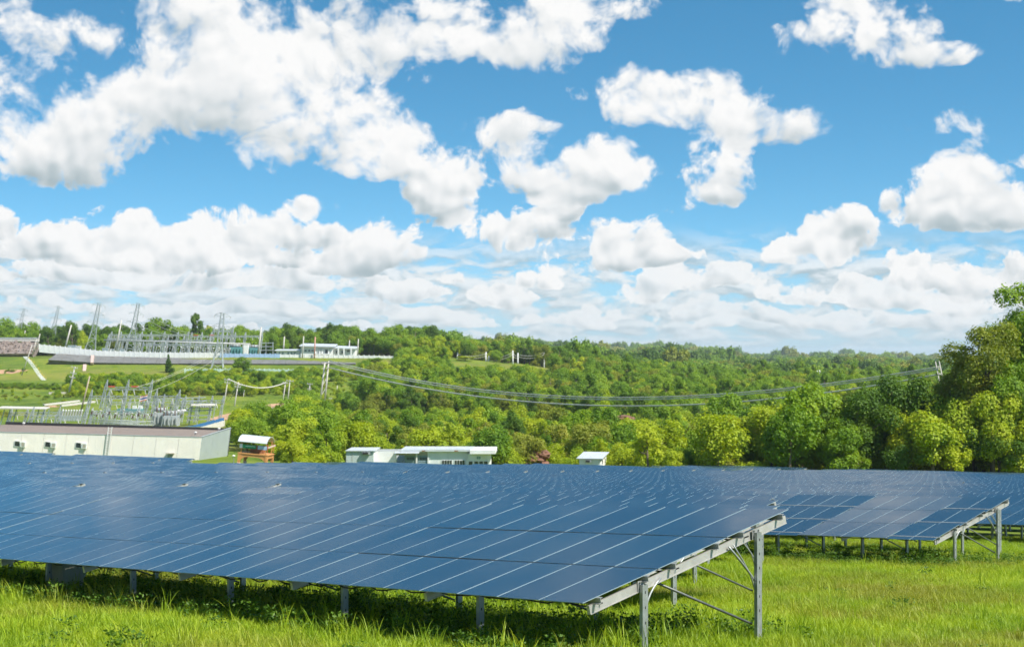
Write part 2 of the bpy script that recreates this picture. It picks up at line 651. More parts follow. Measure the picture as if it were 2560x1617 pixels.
def leaf_mat(name, cols, transl=0.38, rough=0.55, patch=0.0, noise_scale=0.35, spec=0.35):
    """foliage: hue differs from plant to plant and from sprig to sprig; light passes through"""
    m = bpy.data.materials.new(name)
    m.use_nodes = True
    nb = NB(m.node_tree)
    nt = m.node_tree
    bs = nt.nodes['Principled BSDF']
    oi = nb.node('ShaderNodeObjectInfo')
    ge = nb.node('ShaderNodeNewGeometry')
    n1 = nb.noise(ge.outputs['Position'], noise_scale, 3.0, 0.6)
    n2 = nb.node('ShaderNodeTexWhiteNoise', noise_dimensions='1D')
    nt.links.new(ge.outputs['Random Per Island'], n2.inputs['W'])
    f = nb.m('MULTIPLY_ADD', oi.outputs['Random'], 0.42, nb.m('MULTIPLY', nb.ss(n1, 0.32, 0.68), 0.36))
    f = nb.m('MULTIPLY_ADD', n2.outputs['Value'], 0.22, f)
    col = nb.ramp(f, [(i / (len(cols) - 1), c) for i, c in enumerate(cols)])
    if patch:
        p = nb.ss(nb.noise(ge.outputs['Position'], 0.23, 4.0, 0.65), 0.47, 0.66)
        col = nb.mix(nb.m('MULTIPLY', p, patch), col, (0.30, 0.255, 0.055, 1))
    nt.links.new(col, bs.inputs['Base Color'])
    bs.inputs['Roughness'].default_value = rough
    bs.inputs['Specular IOR Level'].default_value = spec
    tr = nb.node('ShaderNodeBsdfTranslucent')
    tcol = nb.mix(1.0, col, (1.25, 1.15, 0.45, 1), 'MULTIPLY')
    nt.links.new(tcol, tr.inputs['Color'])
    mx = nb.node('ShaderNodeMixShader')
    mx.inputs[0].default_value = transl
    nt.links.new(bs.outputs[0], mx.inputs[1])
    nt.links.new(tr.outputs[0], mx.inputs[2])
    nt.links.new(mx.outputs[0], nt.nodes['Material Output'].inputs[0])
    MATS[name] = m
    return m


M_STEEL = pm('galvanised_steel', (0.40, 0.42, 0.41), 0.45, 0.55, 0.22, 6.0)
M_STEEL2 = pm('weathered_steel', (0.40, 0.40, 0.37), 0.55, 0.45, 0.3, 8.0)
M_RAIL = pm('aluminium_rail', (0.50, 0.48, 0.44), 0.42, 0.4, 0.15, 6.0)
M_DARK = pm('dark_clip', (0.055, 0.045, 0.04), 0.6, 0.0, 0.3, 8.0)
M_TOWER = pm('tower_steel', (0.40, 0.44, 0.44), 0.6, 0.15, 0.15, 1.0)
M_CONC = pm('concrete_pole', (0.56, 0.53, 0.47), 0.85, 0, 0.15, 1.0, 0.2)
M_WHITE = pm('white_paint', (0.78, 0.78, 0.75), 0.7, 0, 0.06, 0.5, 0, 0.35)
M_MINT_SHADE = pm('mint_wall_shaded', (0.46, 0.53, 0.51), 0.7, 0, 0.08, 0.6, 0, 0.4)  # office mint darkened: shade on the left block is put into the colour
M_CREAM = pm('cream_cladding', (0.93, 0.86, 0.77), 0.65, 0, 0.06, 0.4, 0, 0.25)
M_MINT = pm('mint_wall', (0.72, 0.75, 0.72), 0.7, 0, 0.07, 0.6, 0, 0.35)
M_END_SHADE = pm('shaded_end_wall', (0.42, 0.47, 0.45), 0.7, 0, 0.08, 0.6, 0, 0.6)  # mint-grey, darkened in the colour to stand for weaker light on this end
M_ROOFB = pm('brown_roof_membrane', (0.235, 0.185, 0.150), 0.85, 0, 0.12, 0.25, 0.1)
M_METALROOF = pm('pale_metal_roof', (0.66, 0.69, 0.70), 0.45, 0.2, 0.08, 1.0)
M_BLACK = pm('dark_trim', (0.03, 0.03, 0.032), 0.6, 0, 0.2, 2.0)
M_GLASS = pm('window_glass', (0.035, 0.045, 0.045), 0.08, 0, 0.3, 2.0, spec=0.8)
M_GREYP = pm('grey_paint', (0.38, 0.41, 0.41), 0.6, 0, 0.12, 1.0)
M_SHUT = pm('blue_grey_shutter', (0.22, 0.30, 0.33), 0.6, 0, 0.10, 1.0)
M_ORANGE = pm('orange_concrete', (0.62, 0.30, 0.10), 0.75, 0, 0.12, 0.8)
M_GREEN = pm('green_sign', (0.02, 0.30, 0.12), 0.5, 0, 0.06, 1.0)
M_TEAL = pm('teal_paint', (0.10, 0.27, 0.27), 0.55, 0, 0.10, 1.0)
M_BLUE = pm('blue_fence_paint', (0.06, 0.22, 0.50), 0.55, 0, 0.12, 1.0)
M_LBLUE = pm('pale_blue_paint', (0.38, 0.52, 0.72), 0.6, 0, 0.10, 1.0)
M_RED = pm('red_paint', (0.60, 0.10, 0.05), 0.55, 0, 0.10, 1.0)
M_NAVY = pm('navy_cloth', (0.05, 0.05, 0.22), 0.8, 0, 0.08, 1.0)
M_PINK = pm('brick_ramp', (0.62, 0.45, 0.38), 0.85, 0, 0.15, 1.5)
M_SLOPE = pm('grey_slope_paving', (0.185, 0.18, 0.165), 0.9, 0, 0.35, 0.35, 0.3)
M_ROCK = pm('red_sandstone', (0.235, 0.115, 0.070), 0.9, 0, 0.4, 0.7, 0.6)
M_RIP = pm('riprap_stone', (0.24, 0.19, 0.16), 0.9, 0, 0.5, 0.6, 0.6)
M_BOX = pm('beige_cabinet', (0.40, 0.37, 0.29), 0.55, 0, 0.10, 3.0)
M_DARKST = pm('dark_steel', (0.15, 0.16, 0.15), 0.5, 0.4, 0.2, 6.0)
M_PORC = pm('porcelain', (0.47, 0.47, 0.45), 0.35, 0, 0.1, 2.0)
M_BROWNP = pm('brown_porcelain', (0.12, 0.06, 0.04), 0.35, 0, 0.15, 2.0)
M_WIRE = pm('aluminium_cable', (0.62, 0.60, 0.52), 0.55, 0.1, 0.12, 0.5)
M_BARK = pm('bark', (0.16, 0.125, 0.09), 0.9, 0, 0.35, 2.5, 0.4)
M_DIRT = pm('laterite_dirt', (0.50, 0.30, 0.17), 0.95, 0, 0.25, 0.15, 0.2)
M_ROAD = pm('road_paving', (0.33, 0.30, 0.27), 0.9, 0, 0.15, 0.2, 0.1)

LEAF = [
    leaf_mat('leaf_yellow_green', [(0.187, 0.284, 0.013), (0.305, 0.411, 0.015), (0.430, 0.511, 0.019), (0.539, 0.575, 0.027)]),
    leaf_mat('leaf_mid_green', [(0.081, 0.183, 0.011), (0.156, 0.284, 0.013), (0.247, 0.379, 0.018), (0.360, 0.467, 0.027)]),
    leaf_mat('leaf_dark_green', [(0.044, 0.111, 0.009), (0.086, 0.177, 0.013), (0.143, 0.240, 0.018), (0.234, 0.316, 0.027)]),
    leaf_mat('leaf_olive', [(0.143, 0.196, 0.020), (0.234, 0.284, 0.027), (0.328, 0.354, 0.038), (0.438, 0.422, 0.054)]),
]
M_GRASS = leaf_mat('grass_blade', [(0.140, 0.259, 0.010), (0.255, 0.387, 0.016), (0.387, 0.499, 0.023), (0.528, 0.584, 0.046)], 0.40, 0.5, 0.62, 0.5)
M_WEED = leaf_mat('weed_leaf', [(0.043, 0.108, 0.010), (0.078, 0.162, 0.013), (0.124, 0.223, 0.016), (0.186, 0.284, 0.021)], 0.35, 0.5, 0.0, 2.0)


def ground_material():
    m = bpy.data.materials.new('grassy_ground')
    m.use_nodes = True
    nb = NB(m.node_tree)
    nt = m.node_tree
    bs = nt.nodes['Principled BSDF']
    ge = nb.node('ShaderNodeNewGeometry')
    p = ge.outputs['Position']
    n1 = nb.noise(p, 0.035, 6.0, 0.62)
    n2 = nb.noise(p, 0.9, 6.0, 0.65)
    n3 = nb.noise(p, 0.012, 5.0, 0.6)
    n4 = nb.noise(p, 0.16, 5.0, 0.65)
    f = nb.m('ADD', nb.m('MULTIPLY', n1, 0.45), nb.m('MULTIPLY', n2, 0.25))
    f = nb.m('MULTIPLY_ADD', n4, 0.30, f)
    c = nb.ramp(f, [(0.36, (0.045, 0.085, 0.014)), (0.46, (0.105, 0.165, 0.020)), (0.54, (0.175, 0.225, 0.028)), (0.64, (0.265, 0.275, 0.050))])
    c = nb.mix(nb.m('MULTIPLY', nb.ss(n3, 0.50, 0.64), 0.7), c, (0.225, 0.215, 0.050, 1))
    soil = nb.m('MULTIPLY', nb.ss(n2, 0.52, 0.68), nb.ss(n4, 0.50, 0.62))
    c = nb.mix(nb.m('MULTIPLY', soil, 0.6), c, (0.26, 0.18, 0.095, 1))
    nt.links.new(c, bs.inputs['Base Color'])
    bs.inputs['Roughness'].default_value = 0.95
    bs.inputs['Specular IOR Level'].default_value = 0.1
    b = nb.node('ShaderNodeBump')
    b.inputs['Strength'].default_value = 0.5
    b.inputs['Distance'].default_value = 0.15
    nt.links.new(n2, b.inputs['Height'])
    nt.links.new(b.outputs[0], bs.inputs['Normal'])
    return m


# ------------------------------------------------------------------ the ground, one sheet to the horizon
def build_ground():
    ang = np.concatenate([np.linspace(-23, 23, 150), np.linspace(23, 337, 70)[1:-1]])
    ang = np.radians(np.sort(np.where(ang > 180, ang - 360, ang)))
    rad = np.concatenate([[0.0], np.geomspace(1.0, 13.0, 14), np.geomspace(14.0, 11000.0, 190)])
    nA = len(ang)
    A, R = np.meshgrid(ang, rad[1:])
    X, Y = R * np.sin(A), R * np.cos(A)
    Z = G(X, Y)
    verts = [(0, 0, gz(0, 0))] + list(zip(X.ravel(), Y.ravel(), Z.ravel()))
    faces = []
    for k in range(nA):
        faces.append((0, 1 + (k + 1) % nA, 1 + k))
    for i in range(len(rad) - 2):
        for k in range(nA):
            a, b = 1 + i * nA + k, 1 + i * nA + (k + 1) % nA
            faces.append((a, b, b + nA, a + nA))
    me = bpy.data.meshes.new('ground')
    me.from_pydata([tuple(map(float, v)) for v in verts], [], faces)
    me.materials.append(ground_material())
    me.polygons.foreach_set('use_smooth', [True] * len(faces))
    me.update()
    bm = bmesh.new()
    bm.from_mesh(me)
    bmesh.ops.recalc_face_normals(bm, faces=bm.faces)
    if sum(f.normal.z for f in bm.faces) < 0:
        bmesh.ops.reverse_faces(bm, faces=bm.faces)
    bm.to_mesh(me)
    bm.free()
    tag(link('ground', me), kind='structure')


build_ground()


def draped(name, pts, w, mat, lift, kind='structure', taper=None):
    """a strip laid over the ground along world points (x, y)"""
    vs, fs = [], []
    dense = []
    for (x0, y0), (x1, y1) in zip(pts[:-1], pts[1:]):
        n = max(2, int(math.hypot(x1 - x0, y1 - y0) / 4))
        for k in range(n):
            t = k / n
            dense.append((x0 + (x1 - x0) * t, y0 + (y1 - y0) * t))
    dense.append(pts[-1])
    for i, (x, y) in enumerate(dense):
        a, b = dense[max(i - 1, 0)], dense[min(i + 1, len(dense) - 1)]
        dx, dy = b[0] - a[0], b[1] - a[1]
        l = math.hypot(dx, dy) or 1
        nx, ny = -dy / l, dx / l
        ww = w * (0.85 + 0.3 * random.random())
        for s in (-1, 0, 1):
            px_, py_ = x + nx * s * ww / 2, y + ny * s * ww / 2
            vs.append((px_, py_, gz(px_, py_) + lift))
    for i in range(len(dense) - 1):
        for k in range(2):
            a = i * 3 + k
            fs.append((a, a + 1, a + 4, a + 3))
    mb = MB().add(vs, fs)
    o = mb.build(name, mat)
    return tag(o, kind=kind)

# ------------------------------------------------------------------ the solar array
def glass_panel_material():
    m = bpy.data.materials.new('thin_film_glass')
    m.use_nodes = True
    nb = NB(m.node_tree)
    nt = m.node_tree
    bs = nt.nodes['Principled BSDF']
    ge = nb.node('ShaderNodeNewGeometry')
    oi = nb.node('ShaderNodeObjectInfo')
    n1 = nb.noise(ge.outputs['Position'], 0.8, 4.0, 0.6)
    wn = nb.node('ShaderNodeTexWhiteNoise', noise_dimensions='1D')
    nt.links.new(nb.m('ADD', ge.outputs['Random Per Island'], oi.outputs['Random']), wn.inputs['W'])
    f = nb.m('MULTIPLY_ADD', wn.outputs['Value'], 0.5, nb.m('MULTIPLY', n1, 0.5))
    col = nb.ramp(f, [(0.0, (0.015, 0.042, 0.072)), (1.0, (0.026, 0.066, 0.102))])
    nt.links.new(col, bs.inputs['Base Color'])
    nb.put(bs.inputs['Roughness'], nb.ss(n1, 0.3, 0.7, 0.10, 0.17))
    bs.inputs['IOR'].default_value = 1.62
    return m


M_PANEL = glass_panel_material()
M_EDGE = pm('glass_edge', (0.26, 0.34, 0.37), 0.35, 0.0, 0.1, 3.0)

PW, PL, NU, NV = 0.625, 1.213, 24, 3           # pitch across, pitch up the slope, panels per table
TLEN = PW * NU
TILT = math.radians(11.4)
YAW = math.atan2(-0.713, 0.700)
HX = Vector((math.cos(YAW), math.sin(YAW), 0))          # local x: toward the right end
HY = Vector((-math.sin(YAW), math.cos(YAW), 0))         # local y: up the slope, away
ORG = Vector((0.709, 16.6, 0))
LOWH = 0.60


def add_panel(mb, M=None):
    """one frameless laminate: dark cell area, bright strips along its long edges"""
    w, l, t, e = PW - 0.010, PL - 0.024, 0.007, 0.0055
    xs = (-w / 2, -w / 2 + e, w / 2 - e, w / 2)
    v = []
    for z in (0.0, -t):
        for x in xs:
            for y in (-l / 2, l / 2):
                v.append(Vector((x, y, z)))
    if M is not None:
        v = [M @ p for p in v]
    mb.add(v, [(2, 4, 5, 3)], 0)
    mb.add(v, [(0, 2, 3, 1), (4, 6, 7, 5)], 1)
    mb.add(v, [(8, 9, 15, 14), (0, 8, 14, 6), (1, 7, 15, 9), (0, 1, 9, 8), (6, 14, 15, 7)], 1)


mbp = MB()
add_panel(mbp)
PANEL_ME = mbp.mesh('panel', [M_PANEL, M_EDGE])

PUR_Y = (0.22, 0.98, 1.44, 2.20, 2.66, 3.42)            # six purlins
PUR_H, BEAM_H = 0.060, 0.085
FRONT_Y, REAR_Y = 0.95, 2.92


def frame_xs():
    return [-0.06 - 2.5 * k for k in range(6)] + [-TLEN + 0.06]


def panel_frame(s):
    ex = Vector((1, 0, -s)).normalized()
    ey = Vector((0, math.cos(TILT), math.sin(TILT)))
    ey = (ey - ex * ey.dot(ex)).normalized()
    ez = ex.cross(ey)
    return Matrix(((ex.x, ey.x, ez.x), (ex.y, ey.y, ez.y), (ex.z, ey.z, ez.z))).to_4x4()


def channel(mb, p, h, w, d, t, face):
    """a C channel standing at p: web toward 'face' (+1 right, -1 left), flanges front and back"""
    x, y, z = p
    mb.box((x + face * (w / 2 - t / 2), y, z + h / 2), (t, d, h))
    mb.box((x, y - d / 2 + t / 2, z + h / 2), (w - 2 * t, t, h))
    mb.box((x, y + d / 2 - t / 2, z + h / 2), (w - 2 * t, t, h))


def post_mesh(h, name):
    mb = MB()
    channel(mb, (0, 0, -0.35), h + 0.35, 0.050, 0.085, 0.006, 1)
    for k in range(int(h / 0.16)):                       # slotted holes show dark on the web
        mb.box((0.0258, 0, h - 0.08 - 0.16 * k), (0.0016, 0.014, 0.03), 1)
    return mb.mesh(name, [M_STEEL, M_BLACK])


POST_F = post_mesh(LOWH + FRONT_Y * math.tan(TILT) - PUR_H - 0.03, 'front_post')
POST_R = post_mesh(LOWH + REAR_Y * math.tan(TILT) - PUR_H - 0.03, 'rear_post')

mb = MB()
mb.box((0, 1.86, -0.008 - PUR_H - BEAM_H / 2), (0.042, 3.46, BEAM_H))
mb.box((0, 1.86, -0.008 - PUR_H - BEAM_H - 0.004), (0.058, 3.46, 0.008))
BEAM_ME = mb.mesh('beam', [M_RAIL])


def purlin_mesh():
    mb = MB()
    L = TLEN + 0.10
    x0 = -TLEN / 2
    mb.box((x0, 0, -0.008 - PUR_H / 2), (L, 0.006, PUR_H))
    mb.box((x0, 0.018, -0.011), (L, 0.030, 0.006))
    mb.box((x0, -0.018, -0.008 - PUR_H + 0.003), (L, 0.030, 0.006))
    return mb.mesh('purlin', [M_STEEL2, M_STEEL2])


PURLIN_ME = purlin_mesh()
JOINT_ME = MB().box((-TLEN / 2, 0, -0.0065), (TLEN - 0.02, 0.040, 0.004)).mesh('joint_strip', [M_DARK])


def arc_brace(p0, p1, sag):
    pts = []
    for k in range(7):
        t = k / 6
        p = Vector(p0).lerp(Vector(p1), t) + Vector((0, sag[0], sag[1])) * math.sin(PI * t)
        pts.append(p)
    return pts


def frame_parts(root, x, s, detailed=True):
    """posts, beam and braces of one cross frame"""
    z0 = s * (-x)
    F = panel_frame(s)
    link('post', POST_F, root, Matrix.Translation((x + 0.052, FRONT_Y, z0)))
    link('post', POST_R, root, Matrix.Translation((x + 0.052, REAR_Y, z0)))
    link('beam', BEAM_ME, root, Matrix.Translation((0, 0, LOWH)) @ F @ Matrix.Translation((x, 0, 0)))
    if not detailed:
        return
    for y in (FRONT_Y, REAR_Y):                        # bolted plate where the beam meets each post
        zt_ = z0 + LOWH + y * math.tan(TILT) - PUR_H - BEAM_H / 2
        br = MB().box((x + 0.0255, y, zt_ - 0.01), (0.005, 0.13, 0.12)).build('bracket', M_STEEL2, root)
        for by, bz in ((-0.04, 0.03), (0.04, 0.03), (-0.04, -0.04), (0.04, -0.04)):
            MB().lathe([(0.009, 0), (0.009, 0.012)], (0, 0, 0), 6).build('bolt', M_DARKST, br).matrix_basis = Matrix.Translation((x + 0.028, y + by, zt_ + bz)) @ Matrix.Rotation(PI / 2, 4, 'Y')
    zb = lambda y: z0 + LOWH + y * math.tan(TILT) - PUR_H - BEAM_H
    mb = MB()
    mb.tube(arc_brace((x + 0.03, REAR_Y - 0.02, zb(REAR_Y) - 0.50), (x + 0.03, REAR_Y - 0.50, zb(REAR_Y - 0.5) + 0.03), (0.05, -0.03)), 0.013, 6)
    mb.tube(arc_brace((x + 0.03, REAR_Y - 0.02, zb(REAR_Y) - 0.62), (x + 0.03, REAR_Y - 0.42, zb(REAR_Y - 0.42) + 0.03), (0.09, -0.05)), 0.008, 6)
    mb.build('curved_brace', M_STEEL, root, True)
    MB().tube(arc_brace((x + 0.03, FRONT_Y + 0.03, zb(FRONT_Y) - 0.26), (x + 0.03, FRONT_Y + 0.30, zb(FRONT_Y + 0.3) + 0.03), (-0.03, 0.03)), 0.013, 6).build('curved_brace', M_STEEL, root, True)
    MB().tube([(x - 0.05, 1.15, zb(1.15) + 0.04), (x - 0.02, REAR_Y - 0.02, z0 + 0.06)], 0.015, 6).build('diagonal_brace', M_DARKST, root, True)


def simple_frame_mesh():
    """supports of a table too far off to tell its bars apart"""
    mb = MB()
    F = Matrix.Translation((0, 0, LOWH)) @ panel_frame(0.0)
    for x in frame_xs():
        for y in (FRONT_Y, REAR_Y):
            h = LOWH + y * math.tan(TILT) - PUR_H
            mb.box((x + 0.05, y, h / 2 - 0.4), (0.06, 0.09, h + 0.8))
        mb.box((x, 1.86, -PUR_H - BEAM_H / 2 - 0.008), (0.05, 3.5, BEAM_H), 1, F)
    for y in PUR_Y:
        mb.box((-TLEN / 2, y, -0.01 - PUR_H / 2), (TLEN + 0.1, 0.03, PUR_H), 2, F)
    return mb.mesh('support_frame', [M_STEEL, M_RAIL, M_DARK])


SFRAME_ME = simple_frame_mesh()


def jitter(rng, grp):
    return Matrix.Rotation(grp[0] + rng.normal(0, 0.0016), 4, 'X') @ Matrix.Rotation(grp[1] + rng.normal(0, 0.0016), 4, 'Y')


def sheet_mesh(k):
    rng = np.random.default_rng(100 + k)
    mb = MB()
    for c in range(NU):
        if c % 4 == 0:
            grp = rng.normal(0, 0.005, 2)
        for r in range(NV):
            add_panel(mb, Matrix.Translation((-(c + 0.5) * PW, (r + 0.5) * PL, 0)) @ jitter(rng, grp))
    return mb.mesh('panel_sheet', [M_PANEL, M_EDGE])


SHEETS = [sheet_mesh(k) for k in range(7)]


def row_line(j, q):
    """world ground point of row j at distance q from the row origin, along the row"""
    p = ORG + HY * (j * 5.2) - HX * q
    return p.x, p.y


def q0_of(j):
    if j == 0:
        return 0.0
    if j <= 3:
        return (0.5869 * 5.2 * j - 0.07) / 0.8235 + 0.32 + 0.15 * (j - 1)
    return {4: 8.57, 5: 11.4, 6: 19.0}.get(j, None)


def h2max(q):
    if q > 168:
        return 106
    if q > 149:
        return 98
    if q > 133:
        return 117
    if q > 109:
        return 131
    return 150


AISLES = [(49.0, 52.0), (100.0, 103.0), (151.0, 154.0), (202.0, 205.0)]
rngp = np.random.default_rng(5)
n_tables = 0
TABLES = []
for j in range(0, 30):
    # panels start at the row's right end, stop at the aisles, and go on to the left edge of the view
    start = q0_of(j)
    q = start if start is not None else -60.0
    if start is None:
        q = 49.0 - 15.05 * math.ceil((49 + 60) / 15.05)
    k_in_row = 0
    while q < 260:
        for a0, a1 in AISLES:
            if q < a1 and q + TLEN > a0 + 0.05:
                q = a1
        xa, ya = row_line(j, q)
        xb, yb = row_line(j, q + TLEN)
        xm, ym = (xa + xb) / 2, (ya + yb) / 2
        if j * 5.2 > h2max(q + 2):
            q += TLEN + 0.05
            continue
        za, zb_ = gz(xa, ya), gz(xb, yb)
        pa = to_px((xa + 2.4, ya + 2.4, za + 1.3)) if ya > 5 else (9999, 0)
        pb = to_px((xb, yb, zb_ + 0.6)) if yb > 5 else (9999, 0)
        if ya < 13 or pb[0] > 2600 or pa[0] < -25 or ym > 262:
            q += TLEN + 0.05
            continue
        k_in_row += 1
        TABLES.append((j, k_in_row, q, xa, ya, za, (zb_ - za) / TLEN))
        q += TLEN + 0.05

DETAILED = set()
for (j, k, q, xa, ya, za, s) in TABLES:
    rowname = "front row" if j == 0 else ordinal(j + 1) + " row back"
    if j == 0 and k == 1:
        lab = "nearest long table of dark blue glass panels, its steel legs standing in the foreground grass"
    elif j == 4 and k == 1:
        lab = "blue panel table right of the nearest one, with grey cloud mirrored in it"
    elif j == 5 and k == 1:
        lab = "blue panel table just behind the one mirroring grey cloud on the right"
    else:
        side = {1: "rightmost table in view of the ", 2: "second table from the right in the "}.get(k, ordinal(k) + " table from the right in the ")
        lab = "blue solar panel table, " + side + rowname
    t = empty('solar_table', (xa, ya, za), YAW, lab, 'solar table', 'solar panel tables standing in rows')
    F = Matrix.Translation((0, 0, LOWH)) @ panel_frame(s)
    near_ = ya < 95
    if near_:
        for c in range(NU):
            if c % 4 == 0:
                grp = rngp.normal(0, 0.0025 if j < 4 else 0.007, 2)
            if (j, k) == (4, 1):                       # the bays of this table sit at visibly different tilts
                grp = (0.034 if c < 2 or 6 <= c < 10 else (0.0 if c < 6 else 0.008), 0.0)
            for r in range(NV):
                link('panel', PANEL_ME, t, F @ Matrix.Translation((-(c + 0.5) * PW, (r + 0.5) * PL, 0)) @ jitter(rngp, grp))
        det = ya < 46
        for r in (1, 2):
            link('joint_strip', JOINT_ME, t, F @ Matrix.Translation((0, r * PL, -0.003)))
        for y in PUR_Y:
            if det:
                link('purlin', PURLIN_ME, t, F @ Matrix.Translation((0, y, 0)))
        if det:
            for i, x in enumerate(frame_xs()):
                frame_parts(t, x, s, (j, k) in ((0, 1), (4, 1), (1, 1), (5, 1)))
    else:
        tag(link('panel_sheet', SHEETS[int(rngp.integers(len(SHEETS)))], t, F), kind='stuff')
        det = False
    if (j, k) in ((0, 1), (4, 1)):                     # string cables looped along the purlins
        for yq in (0.30, 1.52, 2.74):
            pts_ = []
            for i_ in range(97):
                xx_ = -TLEN * i_ / 96
                pts_.append((xx_, yq, LOWH + yq * math.tan(TILT) + s * (-xx_) - 0.085 - 0.05 * abs(math.sin(i_ * PI / 4)) - 0.015 * math.sin(i_ * 1.7)))
            MB().tube(pts_, 0.009, 5).build('string_cable', M_BLACK, t, True)
    if not det:
        M = Matrix.Rotation(math.atan(s), 4, 'Y')        # the frame follows the fall of the row
        link('support_frame', SFRAME_ME, t, M)
    n_tables += 1
print('tables', n_tables)

# the junction cabinet hung under the front table
xc, yc = row_line(0, 12.55)
cab = empty('junction_cabinet', (xc + HY.x * 1.25, yc + HY.y * 1.25, gz(xc + HY.x * 1.25, yc + HY.y * 1.25)), YAW + 0.10,
            "beige metal junction cabinet under the left part of the nearest panel table", 'cabinet')
mb = MB()
mb.box((0, 0, 0.42), (0.46, 0.40, 0.56))
mb.box((0, 0, 0.712), (0.52, 0.46, 0.02))
mb.box((0.0, -0.203, 0.42), (0.40, 0.006, 0.48))
mb.build('housing', M_BOX, cab)
d = MB()
d.box((0.234, 0.0, 0.42), (0.008, 0.33, 0.46))
dr = d.build('door', M_BOX, cab)
for k in range(3):
    MB().box((0.2400, -0.02, 0.54 + 0.025 * k), (0.004, 0.10, 0.008)).build('vent_slot', M_BLACK, dr)
MB().tube([(0.243, 0.10, 0.38), (0.262, 0.10, 0.39), (0.262, 0.10, 0.49), (0.243, 0.10, 0.50)], 0.006, 6).build('handle', M_STEEL, dr)
for sx in (-1, 1):
    for sy in (-1, 1):
        MB().box((sx * 0.2, sy * 0.17, 0.0), (0.04, 0.04, 0.34)).build('leg', M_STEEL, cab)
MB().tube([(-0.05, -0.18, 0.3), (-0.08, -0.2, 0.1), (-0.12, -0.22, -0.05)], 0.02, 6).build('conduit', M_DARK, cab)

# ------------------------------------------------------------------ buildings
# Local frames: x to the right along the front, y away from the viewer, z up.
def shear(o, lean, z0):
    """walls that stand out of plumb: top stays, foot moves"""
    k = math.tan(lean)
    for v in o.data.vertices:
        v.co.x += (v.co.z - z0) * k


